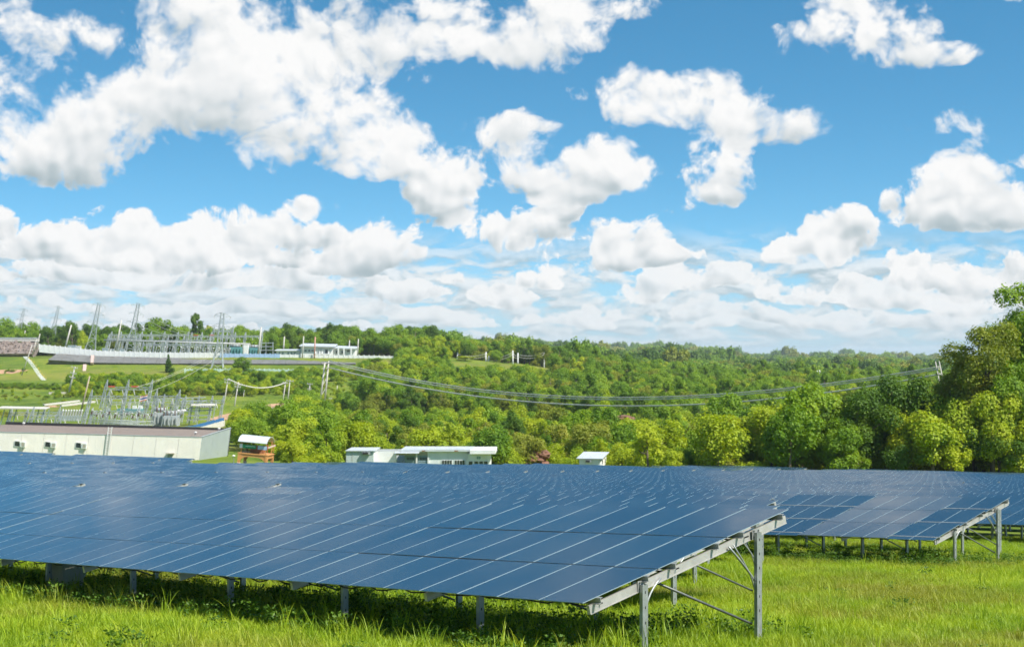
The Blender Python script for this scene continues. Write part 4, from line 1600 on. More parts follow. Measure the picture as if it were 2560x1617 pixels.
wall_run('boundary_wall', [(98, 874), (150, 879), (250, 890), (400, 894), (550, 895)], 13, M_WHITE, "long white boundary wall in front of the upper substation", 800)
wall_run('boundary_wall', [(551, 895), (700, 896)], 11, M_LBLUE, "pale blue stretch of wall in front of the teal transformers", 799)
wall_run('boundary_wall', [(701, 897), (860, 899), (985, 901)], 11, M_WHITE, "white boundary wall below the white office on the ridge", 801)
wall_run('retaining_wall', [(462, 933), (600, 932), (745, 934)], 10, pm('pale_green_paint', (0.55, 0.70, 0.62), 0.7), "pale green wall in the bushes below the upper substation", 735, piers=True)


def slope_band(label, top, bot, Yt, Yb, mat=M_SLOPE):
    """a paved bank between two photo lines; panels of paving one by one"""
    o = at(top[0][0], top[0][1], Yt)
    t = empty('paved_bank', o, 0, label, 'embankment')
    n = 26
    for i in range(n):
        def pt(line, f, Y):
            xs = [p_[0] for p_ in line]
            ys = [p_[1] for p_ in line]
            x = xs[0] + (xs[-1] - xs[0]) * f
            return at(x, float(np.interp(x, xs, ys)), Y) - o
        f0, f1 = i / n, (i + 0.97) / n
        a, b = pt(top, f0, Yt), pt(top, f1, Yt)
        c, d = pt(bot, f1, Yb), pt(bot, f0, Yb)
        mb = MB()
        for q_ in (a, b, c, d):
            q_.z += 0.5
        mb.prism([d, c, b, a], (0, 2.0, -2.0))
        mb.build('paving_slab', mat, t)
    return t


slope_band("upper grey paved bank under the white boundary wall", [(142, 886), (240, 892), (400, 896), (700, 899), (890, 903)], [(120, 902), (240, 909), (400, 911), (700, 912), (890, 912)], 797, 770)
slope_band("lower grey paved bank below the grassy terrace", [(128, 918), (240, 917), (330, 917), (470, 919)], [(112, 934), (240, 938), (330, 936), (470, 930)], 768, 748)
for (xa, ya, xb, yb, Ya, Yb, lab) in ((229, 892, 236, 911, 795, 768, "upper pale brick ramp crossing the grey paved bank"), (209, 915, 217, 939, 766, 742, "lower pale brick ramp below the grassy terrace")):
    a, b = at(xa, ya, Ya), at(xb, ya, Ya)
    c, d = at(xb - 2, yb, Yb), at(xa - 2, yb, Yb)
    tag(MB().prism([d, c, b, a], (0, -0.8, 0.9)).build('brick_ramp', M_PINK), lab, 'ramp')

# stepped white drain on the grass slope
t = empty('stepped_drain', ground_px(60, 885), 0, "white stepped drain running down the grass slope at far left", 'drain')
line = [(50, 880), (62, 892), (75, 905), (88, 922), (98, 938), (109, 950)]
for i in range(24):
    f = i / 23 * (len(line) - 1)
    k0 = min(int(f), len(line) - 2)
    x = line[k0][0] + (line[k0 + 1][0] - line[k0][0]) * (f - k0)
    y = line[k0][1] + (line[k0 + 1][1] - line[k0][1]) * (f - k0)
    q = ground_px(x, y)
    s = MB().box(q - t.location + Vector((0, 0, 0.15)), (1.35, 2.2 - 0.5 * (i % 2), 0.55)).build('step', M_WHITE, t)
    if i % 2 == 0:
        MB().box(q - t.location + Vector((1.35, 0, 0.3)), (0.35, 0.35, 0.9)).build('kerb_post', pm('yellow_paint', (0.62, 0.45, 0.10), 0.7), s)

# rocky embankment with a road rail on top, far left
def embankment():
    Y = 840
    o = at(-40, 880, Y)
    t = empty('rock_embankment', o, 0, "brown rock-faced embankment at the far left edge", 'embankment')
    a, b = at(-60, 853, Y + 16) - o, at(96, 855, Y + 16) - o
    c, d = at(80, 884, Y - 14) - o, at(-60, 884, Y - 14) - o
    mb = MB()
    mb.prism([d, c, b, a], (0, 3, -3))
    mb.build('bank', M_RIP, t)
    MB().box(((a.x + b.x) / 2, a.y, a.z + 0.5), (b.x - a.x, 4, 1.2)).build('crest', M_CONC, t)
    MB().box(((a.x + b.x) / 2, a.y - 1.6, a.z + 1.6), (b.x - a.x, 0.3, 0.7)).build('guard_rail', M_GREYP, t)
    rr = random.Random(9)
    base = []
    for s in range(4):
        bm = bmesh.new()
        bmesh.ops.create_icosphere(bm, subdivisions=1, radius=1)
        for v in bm.verts:
            v.co *= rr.uniform(0.7, 1.15)
        me = bpy.data.meshes.new('stone')
        bm.to_mesh(me)
        bm.free()
        me.materials.append(M_RIP)
        base.append(me)
    for i in range(150):
        u, v = rr.random(), rr.random()
        p_ = a.lerp(b, u).lerp(d.lerp(c, u), v)
        s = rr.uniform(0.7, 1.5)
        q = link('stone', base[i % 4], t)
        q.location = p_
        q.scale = (s * 1.3, s, s * 0.8)
        q.rotation_euler = (rr.random() * 6, rr.random() * 6, rr.random() * 6)


embankment()


def pole(x, yb, xt, yt, Y, label, r=0.16, mat=None, arms=(), name='utility_pole', group='poles', base=None):
    """a tapered pole from its foot in the photograph to its top; arms = crossarm distances from the top"""
    p = base if base is not None else at(x, yb, Y)
    k = Y / F_PX
    h = (yb - yt) * k
    t = empty(name, p, 0, label, 'pole', group)
    t.rotation_euler = (0, math.atan2((xt - x) * k, h), 0)
    h = math.hypot(h, (xt - x) * k)
    MB().tube([(0, 0, -1.0), (0, 0, h)], [r, r * 0.72], 6).build('shaft', mat or M_CONC, t, True)
    for a, w in arms:
        c = MB().box((0, -r, h - a), (w, 0.16, 0.2)).build('crossarm', M_CONC, t)
        for s in (-0.42, 0, 0.42):
            MB().lathe([(0.10, 0), (0.14, 0.1), (0.08, 0.4)], (s * w, -r, h - a + 0.1), 6).build('insulator', M_PORC, c)
    return t


G_RIDGE = 'tall pale poles of the upper substation'
pole(161, 876, 178, 812, YU - 25, "thick pale pole leaning right at the left end of the upper white wall", 0.45, name='lightning_mast', group=G_RIDGE)
pole(288, 878, 304, 800, YU - 22, "pale pole with a thin tip between the twin pylons", 0.40, name='lightning_mast', group=G_RIDGE)
pole(645, 892, 653, 818, YU - 22, "tall white pole at the right end of the steel gantries", 0.50, name='lightning_mast', group=G_RIDGE)
pole(708, 880, 711, 841, YU, "white pole left of the ridge office", 0.40, name='lightning_mast', group=G_RIDGE)
MB_o = pole(756, 892, 759, 840, YU - 30, "tan pole at the left corner of the ridge office", 0.32, name='lightning_mast', group=G_RIDGE)
pole(786, 890, 788, 842, YU - 30, "red and white banded mast before the ridge office", 0.36, pm('mast_band', (0.62, 0.30, 0.22), 0.6), name='lightning_mast', group=G_RIDGE)
pole(872, 880, 874, 850, YU, "short tan pole over the right roof of the ridge office", 0.32, name='lightning_mast', group=G_RIDGE)
pole(893, 894, 896, 847, YU - 20, "tan pole just right of the ridge office", 0.32, name='lightning_mast', group=G_RIDGE)
pole(82, 882, 91, 848, 815, "short pale pole at the right end of the rocky embankment, nearer of the pair", 0.26, group=G_RIDGE)
pole(91, 868, 100, 834, 830, "taller pale pole at the right end of the rocky embankment", 0.3, group=G_RIDGE)
pole(153, 846, 158, 832, 900, "small pale pole before the trees between the left pylons", 0.4, group=G_RIDGE)
pole(59, 848, 63, 826, 900, "thin pale pole behind the rocky embankment", 0.3, group=G_RIDGE)
pole(56, 933, 80, 862, 720, "thin grey pole crossing the white stepped drain", 0.22, arms=(), group=G_RIDGE)
pole(174, 973, 187, 917, 640, "grey pole with three crossarms standing in the bushes at left", 0.40, arms=((0.3, 2.6), (2.6, 2.4), (4.2, 2.4)))
pole(203, 1025, 224, 940, 470, "long tan pole leaning right beside the lower substation", 0.26, pm('timber_pole', (0.42, 0.34, 0.24), 0.9))

# ridge office
def ridge_office():
    Y = 815
    k = Y / F_PX
    o = at(748, 893, Y)
    root = empty('ridge_office', o, 0, "white two-storey office on the ridge at the right end of the upper substation", 'building')
    X = lambda p_: (p_ - 748) * k
    Z = lambda y: (893 - y) * k

    def bx(name, x0, x1, y0, y1, z0, z1, mat, par=root):
        return MB().box(((x0 + x1) / 2, (y0 + y1) / 2, (z0 + z1) / 2), (x1 - x0, y1 - y0, z1 - z0)).build(name, mat, par)
    bx('wall', X(752), X(832), 0, 14, -1, Z(866), M_WHITE)
    bx('wall', X(832.3), X(886), 2, 14, -1, Z(871), M_WHITE)
    MB().prism([(X(749), -1.5, Z(866)), (X(836), -1.5, Z(868)), (X(836), 15, Z(862)), (X(749), 15, Z(860))], (0, 0, 0.5)).build('roof', M_METALROOF, root)
    MB().prism([(X(836.5), 0.5, Z(871)), (X(890), 0.5, Z(872.5)), (X(890), 15, Z(868)), (X(836.5), 15, Z(866))], (0, 0, 0.5)).build('roof', M_METALROOF, root)
    for (a, b, ya, yb) in ((761, 767, 874, 879), (770, 776, 874, 879), (778, 784, 874, 879), (812, 820, 873, 884), (763, 775, 887, 891), (838, 843, 876, 884), (852, 857, 876, 884), (866, 874, 875, 880)):
        w = bx('window', X(a), X(b), -0.12 + (2 if a > 832 else 0), -0.01 + (2 if a > 832 else 0), Z(yb), Z(ya), M_GREYP)
        bx('pane', X(a) + 0.2, X(b) - 0.2, -0.16 + (2 if a > 832 else 0), -0.125 + (2 if a > 832 else 0), Z(yb) + 0.2, Z(ya) - 0.2, M_GLASS, w)
    for a in (790, 800, 806, 822, 846, 860, 878):
        bx('pillar', X(a) - 0.35, X(a) + 0.35, -0.6, -0.17, -1, Z(869), M_WHITE)
    bx('balcony', X(788), X(826), -1.4, -0.62, Z(886), Z(884), M_WHITE)
    lo = at(690, 891, Y + 6) - o
    a2 = bx('annex', X(688), X(747), 4, 12, -1, Z(877), M_WHITE)
    MB().prism([(X(684), 3, Z(877)), (X(746.5), 3, Z(877)), (X(746.5), 13, Z(874)), (X(684), 13, Z(874))], (0, 0, 0.35)).build('annex_roof', M_METALROOF, root)
    for a in (694, 702, 716, 724, 732):
        w = bx('annex_opening', X(a), X(a + 4), 3.85, 3.98, Z(889), Z(880), M_SHUT)


ridge_office()

# lower substation, on the valley floor behind the warehouse
YL = 470
gantry("long front gantry of the lower substation with five columns", [213, 258, 300, 378, 436], 993, 1046, YL, 17, cw=1.0)
gantry("rear gantry of the lower substation with two red markers", [252, 306, 366], 971, 1022, YL + 30, 20, red=((272, 288), (329, 347)), cw=1.1)
gantry("low gantry at the left of the lower substation, above the warehouse roof", [72, 138, 206], 1043, 1066, YL - 40, 24, cw=1.2)
gantry("low busbar gantry over the middle of the warehouse roof", [222, 262, 300, 340, 380], 1030, 1062, YL - 8, 8, cw=0.7)
gantry("slim gantry at the right of the lower substation, before the switch rack", [396, 420, 446, 470], 1012, 1058, YL + 8, 14, cw=0.8)
gantry("rear low gantry of the lower substation beside the teal bund", [270, 318, 352, 388], 1008, 1036, YL + 22, 10, cw=0.8)
gantry("low lattice gantry at far left over the warehouse roof", [18, 58, 100, 146], 1034, 1066, YL - 20, 10, cw=0.8)
gantry("lattice gantry at the right end of the lower yard above the blue fence", [452, 486, 520, 548], 1004, 1056, YL + 14, 12, cw=0.8)
gantry("far lattice gantry between the teal bund and the switch rack", [360, 400, 432], 1000, 1044, YL + 30, 12, cw=0.8)
for i in range(8):
    x, y = 152 + i * 6.8, 1039
    t = empty('surge_arrester', at(x, y + 10, YL - 30), 0, "white ribbed surge arrester standing upright, %s of the row of eight above the warehouse roof" % ORD[i], 'insulator', 'row of eight surge arresters')
    leaned(t, x)
    MB().box((0, 0, 0.4), (0.5, 0.5, 1.4)).build('stand', M_TOWER, t)
    ins = MB()
    for q in range(6):
        ins.lathe([(0.16, 0), (0.30, 0.10), (0.16, 0.22)], (0, 0, 1.1 + q * 0.23), 7)
    ins.build('insulator', M_PORC, t, fix=False)
    MB().lathe([(0.26, 0), (0.26, 0.22), (0.1, 0.3)], (0, 0, 2.5), 7).build('cap', M_WHITE, t)
r = random.Random(5)
for i in range(44):
    x = 222 + i * 5.0 + r.uniform(-1.5, 1.5)
    Y = YL - 20 + (i % 4) * 7
    t = empty('breaker_post', at(x, 1060 + i * 0.15, Y), 0, "breaker post with brown and white insulator over the warehouse roof, %s from the left" % ordinal(i + 1), 'insulator', 'breaker posts of the lower substation')
    leaned(t, x)
    h = r.uniform(1.8, 3.0)
    MB().bar((0, 0, -1), (0, 0, h), 0.16).build('stand', M_TOWER, t, fix=False)
    if i % 2:
        MB().bar((-0.8, 0, h), (0.8, 0, h), 0.14).build('crossbar', M_TOWER, t, fix=False)
    ins = MB()
    for q in range(4):
        ins.lathe([(0.13, 0), (0.26, 0.10), (0.13, 0.22)], (0, 0, h + q * 0.23), 6)
    ins.build('insulator', M_BROWNP if i % 3 == 0 else M_PORC, t, fix=False)
    if i % 4 == 0:
        MB().lathe([(0.16, 0), (0.32, 0.2), (0.32, 0.4), (0.12, 0.5)], (0, 0, h + 0.95), 8).build('head', M_PORC, t, True, fix=False)
for i in range(9):
    y = 1048 + i * 2.2
    x0, x1 = 215 + (i * 37) % 50, 330 + (i * 53) % 70
    tag(MB().tube([at(x0, y, YL - 15), at(x1, y + 3, YL - 15)], 0.10, 5).build('bus_bar', M_TOWER, None, True), "thin grey bus bar across the lower substation, %s from the top" % ORD[i], 'pipe', 'bus bars of the lower substation')
transformer(402, 1064, YL - 12, 4.0, 4.6, "grey transformer with a white drum above the warehouse roof", M_GREYP, 0.1)
transformer(428, 1064, YL - 14, 4.4, 3.6, "grey finned transformer right of the white-drum transformer", M_GREYP, 0.1)
# bus structure at the right of the yard
p = at(478, 1062, YL)
k = YL / F_PX
t = empty('switch_rack', p, 0, "grey stacked switch rack with a flat white canopy at the right of the lower substation", 'rack')
for i, x in enumerate((-32, -10, 14, 36, 52)):
    o = MB().bar((0, 0, -1), (0, 0, (62 - 3 * (i % 2)) * k), 0.22).build('upright', M_TOWER, t)
    o.location = (x * k, (i % 2) * 2.5, 0)
    o.rotation_euler = (0, lean_of(478 + x), 0)
for z, x0, x1 in ((12, -12, 40), (22, -12, 46), (34, -30, 52), (42, -10, 58), (58, -34, 34), (66, -34, 32)):
    b = MB()
    b.bar((x0 * k, 0, z * k), (x1 * k, 0, z * k + 0.3), 0.22)
    b.bar((x0 * k, 2.5, z * k), (x1 * k, 2.5, z * k + 0.3), 0.22)
    for q in range(5):
        xx = (x0 + (x1 - x0) * (q + 0.5) / 5) * k
        b.bar((xx, -0.3, z * k + 0.15), (xx, 2.8, z * k + 0.15), 0.16)
    b.build('deck', M_TOWER, t)
MB().box((30 * k, 1.2, 50 * k), (58 * k, 4.0, 0.4)).build('canopy', M_CREAM, t)
for q in range(4):
    MB().tube([((-46 + q * 6) * k, 0, 18 * k), ((-38 + q * 6) * k, 0, 34 * k), ((-28 + q * 6) * k, 0.5, 38 * k)], 0.28, 6).build('cable_duct', M_PORC, t, True)
for q in range(5):
    MB().lathe([(0.15, 0), (0.42, 0.2), (0.42, 0.5), (0.15, 0.8)], ((24 + 6 * q) * k, -0.4, 42.5 * k), 7).build('insulator', M_PORC, t, True)
wall_run('blue_fence', [(418, 1076), (480, 1070), (560, 1049)], 6, M_BLUE, "blue panel fence along the right side of the lower substation", 462, 0.15, False, 'fence', 9)
wall_run('low_kerb_wall', [(425, 1081), (485, 1076), (562, 1054)], 4, M_CREAM, "low pale wall under the blue fence", 458, 0.3, False, 'wall', 12)
# flag on a pole
p = at(341, 1036, YL - 5)
t = empty('flag_pole', p, 0, "flag pole with a small red, white and blue striped flag in the lower substation", 'flag pole')
leaned(t, 341)
MB().tube([(0, 0, -1), (0, 0, 5.3)], 0.08, 6).build('pole', M_WHITE, t)
for i, (mt, w) in enumerate(((M_RED, 1), (M_WHITE, 1), (M_NAVY, 2), (M_WHITE, 1), (M_RED, 1))):
    z = 5.2 - (0, 0.25, 0.5, 1.0, 1.25)[i]
    vs, fs = [], []
    for q in range(6):
        xx = 0.1 + q * 0.36
        yy = 0.12 * math.sin(q * 1.3)
        zz = 0.18 * q - 1.1 * 0
        vs += [(xx, yy, z + zz), (xx, yy, z - 0.25 * w + zz)]
    for q in range(5):
        fs.append((2 * q, 2 * q + 1, 2 * q + 3, 2 * q + 2))
    m2 = MB().add(vs, fs)
    ob = m2.build('flag_stripe', mt, t)
    sd = ob.modifiers.new('thickness', 'SOLIDIFY')
    sd.thickness = 0.03
# teal bund with white tanks
p = at(326, 1030, YL + 12)
t = empty('tank_bund', p, 0, "low teal bund wall with two small white tanks in the lower substation", 'bund')
for (x0, x1, yy) in ((-3.4, 3.4, -2.0), (-3.4, 3.4, 2.0)):
    MB().box(((x0 + x1) / 2, yy, 0.5), (x1 - x0, 0.3, 1.0)).build('bund_wall', M_TEAL, t)
for xx in (-3.4, 3.4):
    MB().box((xx, 0, 0.5), (0.3, 3.7, 1.0)).build('bund_wall', M_TEAL, t)
for xx in (1.2, 2.9):
    MB().box((xx, 0, 1.3), (1.1, 1.1, 1.2)).build('tank', M_WHITE, t)
MB().box((-0.4, 0.3, 1.7), (0.7, 0.7, 2.2)).build('pump', M_PORC, t)
# covered walkway and two pipe covers at left
p = at(70, 1050, YL - 25)
k = (YL - 25) / F_PX
t = empty('covered_walkway', p, 0, "covered walkway with flat pale roof on dark posts at far left above the warehouse", 'walkway')
MB().prism([(-72 * k, -1.5, 29 * k), (48 * k, -1.5, 27 * k), (48 * k, 2.5, 30 * k), (-72 * k, 2.5, 32 * k)], (0, 0, 0.25)).build('roof', M_CONC, t)
for x in (-66, -52, -36, 20, 34, 46):
    o = MB().bar((0, 0, -1.5), (0, 0, 28 * k), 0.22).build('post', M_SHUT, t)
    o.location = (x * k, 0, 0)
    o.rotation_euler = (0, lean_of(70), 0)
for (x0, y0, x1, y1, lab) in ((109, 1012, 198, 1002, "upper pale concrete trough on the grass left of the long front gantry"), (152, 1014, 236, 1004, "lower pale concrete trough beside the long leaning tan pole")):
    o = MB().bar(at(x0, y0, YL + 10), at(x1, y1, YL + 20), 0.9, 0.5).build('cable_trough', M_CONC)
    tag(o, lab, 'trough')
q = ground_px(152, 984)
t = empty('concrete_slab', q, 0.1, "low broken pale slab on the left grass below the crossarm pole", 'slab')
for i in range(4):
    MB().box((-3.5 + 2.2 * i, 0.4 * (i % 2), 0.25), (2.1, 2.0, 0.8)).build('block', M_CONC, t)

# pole line over the middle, and the heavy span to the right
pole(558, 1022, 570, 946, 600, "left pole of the pair with a thick sagging cable, near the lower substation", 0.25, arms=((0.6, 2.6), (1.6, 2.2)), group='poles of the middle line')
pole(583, 1032, 596, 955, 590, "right pole of the pair left of the dirt road", 0.25, arms=((0.9, 2.8), (1.8, 2.2)), group='poles of the middle line')
pole(705, 1016, 714, 954, 620, "left pole of the pair beside the dirt road", 0.25, arms=((0.5, 2.0),), group='poles of the middle line')
pole(718, 1012, 725, 949, 630, "right pole of the pair beside the dirt road", 0.25, arms=((0.5, 2.8),), group='poles of the middle line')
pole(770, 1007, 775, 959, 640, "short pale pole with boxes left of the tall braced twin pole", 0.26, arms=((0.2, 2.2), (2.2, 1.4)), group='poles of the middle line')
pole(607, 1000, 611, 975, 640, "small brown pole behind the dirt road pair", 0.2, group='poles of the middle line')
pole(896, 1018, 900, 986, 600, "left of two short tan poles on the slope below the heavy cables", 0.22, group='poles of the middle line')
pole(901, 1019, 905, 987, 602, "right of two short tan poles on the slope below the heavy cables", 0.22, group='poles of the middle line')
pole(843, 985, 843, 964, 680, "short grey pole in the grass clearing", 0.22, group='poles of the middle line')
cable('heavy_cable', at(571, 947, 600), at(714, 956, 620), 2.6, 0.20, "thick pale cable sagging between the two pole pairs", None, 20)
for i, (dx, dy) in enumerate(((0, 0), (3, 2))):
    cable('stay_wire', at(596 + dx, 960, 590), at(565 + dx * 3, 1000, 592), 0.0, 0.07, ["left", "right"][i] + " thin stay wire beside the pole pair left of the dirt road", 'stay wires', 2)


def twin_pole():
    Y = 600
    k = Y / F_PX
    p = at(799, 1010, Y)
    t = empty('braced_twin_pole', p, 0, "tall pale twin pole with zigzag bracing carrying the heavy cables", 'pole')
    a0, a1 = Vector((0, 0, -1)), Vector((13 * k, 0, 104 * k))
    b0, b1 = Vector((11 * k, 0.6, -1)), Vector((22 * k, 0.6, 107 * k))
    MB().tube([a0, a1], [0.36, 0.26], 7).build('shaft', M_CONC, t, True)
    MB().tube([b0, b1], [0.36, 0.26], 7).build('shaft', M_CONC, t, True)
    for f0, f1 in ((0.25, 0.42), (0.48, 0.64), (0.70, 0.82)):
        MB().bar(a0.lerp(a1, f0), b0.lerp(b1, f1), 0.22).build('brace', M_CONC, t)
    for f in (0.97, 0.86):
        MB().bar(a0.lerp(a1, f) + Vector((-0.9, 0, 0)), b0.lerp(b1, f) + Vector((0.9, 0, 0)), 0.25).build('crossarm', M_CONC, t)


twin_pole()
# far end of the span, on the wooded slope at right
YR = 262.0
for (x, yb, xt, yt, lab) in ((2390, 1166, 2340, 904, "left pole of the far right pair ending the heavy cables"), (2400, 1166, 2349, 902, "right pole of the far right pair beside the big tree")):
    pole(x, yb, xt, yt, YR, lab, 0.11, arms=(), group='poles of the right-hand pair')
SA, SB = at(822, 905, 600), at(2345, 921, YR)


def span(label, pts, r, off):
    """a heavy cable hanging in the upright plane between the twin pole and the far right pair"""
    xs = [p_[0] for p_ in pts]
    ys = [p_[1] for p_ in pts]
    c = np.polyfit(xs, ys, 3)
    P3 = []
    for k_ in range(65):
        x = xs[0] + (xs[-1] - xs[0]) * k_ / 64
        a_ = (x - W_PX / 2) / F_PX
        t_ = (a_ * SA.y - SA.x) / ((SB.x - SA.x) - a_ * (SB.y - SA.y))
        P3.append(at(x, float(np.polyval(c, x)) + off, SA.y + (SB.y - SA.y) * t_))
    rs = [r * (p_.y / 600.0) ** 0.5 for p_ in P3]
    o = MB().tube(P3, rs, 6).build('heavy_cable', M_WIRE, None, True)
    tag(o, label, 'cable', 'heavy cables over the valley')


UP = [(822, 905), (960, 936), (1100, 962), (1300, 985), (1500, 998), (1800, 990), (1990, 969), (2150, 949), (2250, 936), (2347, 921)]
span("uppermost heavy cable of the long span across the valley", UP, 0.17, -3)
span("second heavy cable of the long span, close under the uppermost", UP, 0.17, 2.2)
LOWC = [(822, 919), (960, 951), (1100, 977), (1300, 1001), (1500, 1015), (1800, 1009), (1990, 990), (2150, 968), (2250, 953), (2350, 936)]
span("lowest heavy cable of the long span across the valley", LOWC, 0.22, 0)

# wooden-slope pole line in the middle distance
HP = [(1141, 927, 1144, 881), (1214, 918, 1215, 880), (1221, 920, 1222, 890), (1282, 906, 1282, 876), (1294, 911, 1295, 882), (1360, 913, 1360, 877)]
NAM = ["leftmost white pole of the wooded ridge line, beside the bright yellow-green tree", "taller pole of the second pair on the wooded ridge", "shorter pole of the second pair on the wooded ridge",
       "left pole of the third pair on the wooded ridge", "right pole of the third pair on the wooded ridge", "single rightmost white pole of the wooded ridge line"]
for (x, yb, xt, yt), lab in zip(HP, NAM):
    pole(x, yb + 14, xt, yt, 820, lab, 0.40, M_WHITE, group='white poles on the wooded ridge')
for i in range(5):
    for q, dy in enumerate((4, 10)):
        a, b = HP[i], HP[i + 1]
        cable('power_line', at(a[2], a[3] + dy, 818), at(b[2], b[3] + dy, 818), 1.2, 0.09, "thin line on the wooded ridge between %s and next white pole, %s" % (ORD[i], ["upper", "lower"][q]), 'lines on the wooded ridge', 8)
for (x, yb, xt, yt, lab) in ((2045, 950, 2043, 926, "left small white pole in the forest right of centre"), (2052, 950, 2049, 925, "right small white pole in the forest right of centre")):
    pole(x, yb + 12, xt, yt, 900, lab, 0.38, M_WHITE, group='small poles in the right forest')
pole(1081, 880, 1084, 869, 900, "small white pole among the ridge trees left of the pole line", 0.5, M_WHITE, group='white poles on the wooded ridge')

# dirt road up the slope
def px_path(pts):
    return [(ground_px(x, y).x, ground_px(x, y).y) for x, y in pts]


draped('dirt_road', px_path([(560, 1050), (600, 1036), (650, 1028), (690, 1016), (740, 1008), (780, 1003)]), 12.0, M_DIRT, 0.10)
draped('paved_road', px_path([(640, 1036), (680, 1026), (712, 1019)]), 9.0, M_ROAD, 0.16)
draped('paved_road', px_path([(842, 998), (862, 996), (875, 994)]), 9.0, M_ROAD, 0.10)
draped('bare_earth', px_path([(-10, 930), (25, 929), (52, 930)]), 14.0, M_DIRT, 0.10)
draped('bare_earth', px_path([(120, 1018), (150, 1014), (190, 1012)]), 6.0, M_DIRT, 0.08)

# sandstone outcrops in the forest
def rock_heap(label, spots, Y, seed):
    rr = random.Random(seed)
    k = Y / F_PX
    x0, y0 = spots[0][0], spots[0][1]
    o = at(x0, y0, Y)
    t = empty('rock_outcrop', o, 0, label, 'rocks', 'sandstone outcrops')
    for (x, y, w, h) in spots:
        bm = bmesh.new()
        bmesh.ops.create_icosphere(bm, subdivisions=3, radius=1)
        off = Vector((rr.random() * 9, rr.random() * 9, rr.random() * 9))
        from mathutils import noise as mn
        for v in bm.verts:
            v.co *= 1 + 0.45 * mn.fractal(v.co * 1.3 + off, 1.0, 2.0, 4) + 0.12 * mn.cell(v.co * 2.2 + off)
        me = bpy.data.meshes.new('boulder')
        bm.to_mesh(me)
        bm.free()
        me.materials.append(M_ROCK)
        q = link('boulder', me, t)
        q.location = at(x, y, Y) - o
        q.scale = (w * k / 2, w * k / 2.2, h * k / 2)
        q.rotation_euler = (0.1, 0.15 * rr.uniform(-1, 1), rr.random() * 3)


rock_heap("large heap of red-brown boulders right of the office, above the panels", [(1340, 1146, 52, 22), (1325, 1156, 38, 22), (1360, 1135, 34, 20), (1352, 1158, 40, 20), (1338, 1132, 30, 16), (1316, 1150, 24, 18)], 240, 1)
rock_heap("dark red boulders in the trees above the large heap", [(1318, 1087, 34, 12), (1338, 1092, 26, 16), (1305, 1078, 18, 10)], 330, 2)
rock_heap("pale pink rock face among the trees right of the boulders", [(1565, 1048, 62, 18), (1548, 1068, 32, 22), (1500, 1094, 26, 12)], 400, 3)

# ------------------------------------------------------------------ trees
def cards_mesh(name, P, N, S, mats, mi=None, extra=None):
    """leaf sprigs: one small four-cornered blade each at P, facing N, of size S"""
    n = len(P)
    N = N / np.maximum(np.linalg.norm(N, axis=1, keepdims=True), 1e-6)
    ref = RNG.normal(size=(n, 3))
    T = np.cross(N, ref)
    T /= np.maximum(np.linalg.norm(T, axis=1, keepdims=True), 1e-6)
    B = np.cross(N, T)
    S = S[:, None]
    v = np.empty((n, 4, 3))
    v[:, 0] = P - T * S * 0.62
    v[:, 1] = P - B * S * 0.40 + N * S * 0.10
    v[:, 2] = P + T * S * 0.62
    v[:, 3] = P + B * S * 0.40 + N * S * 0.10
    V = v.reshape(-1, 3)
    F = np.arange(n * 4).reshape(-1, 4)
    ev, ef = (np.zeros((0, 3)), [])
    me = bpy.data.meshes.new(name)
    faces = [tuple(f) for f in F.tolist()]
    mis = [0] * n
    verts = V.tolist()
    if extra:
        for (xv, xf, m_) in extra:
            o = len(verts)
            verts.extend([list(map(float, q)) for q in xv])
            faces.extend(tuple(i + o for i in f) for f in xf)
            mis.extend([m_] * len(xf))
    me.from_pydata(verts, [], faces)
    for m_ in mats:
        me.materials.append(m_)
    me.polygons.foreach_set('material_index', mis)
    me.update()
    return me


def ico(sub=1):
    bm = bmesh.new()
    bmesh.ops.create_icosphere(bm, subdivisions=sub, radius=1)
    v = np.array([q.co[:] for q in bm.verts])
    f = [tuple(x.index for x in fc.verts) for fc in bm.faces]
    bm.free()
    return v, f


ICO = ico(1)


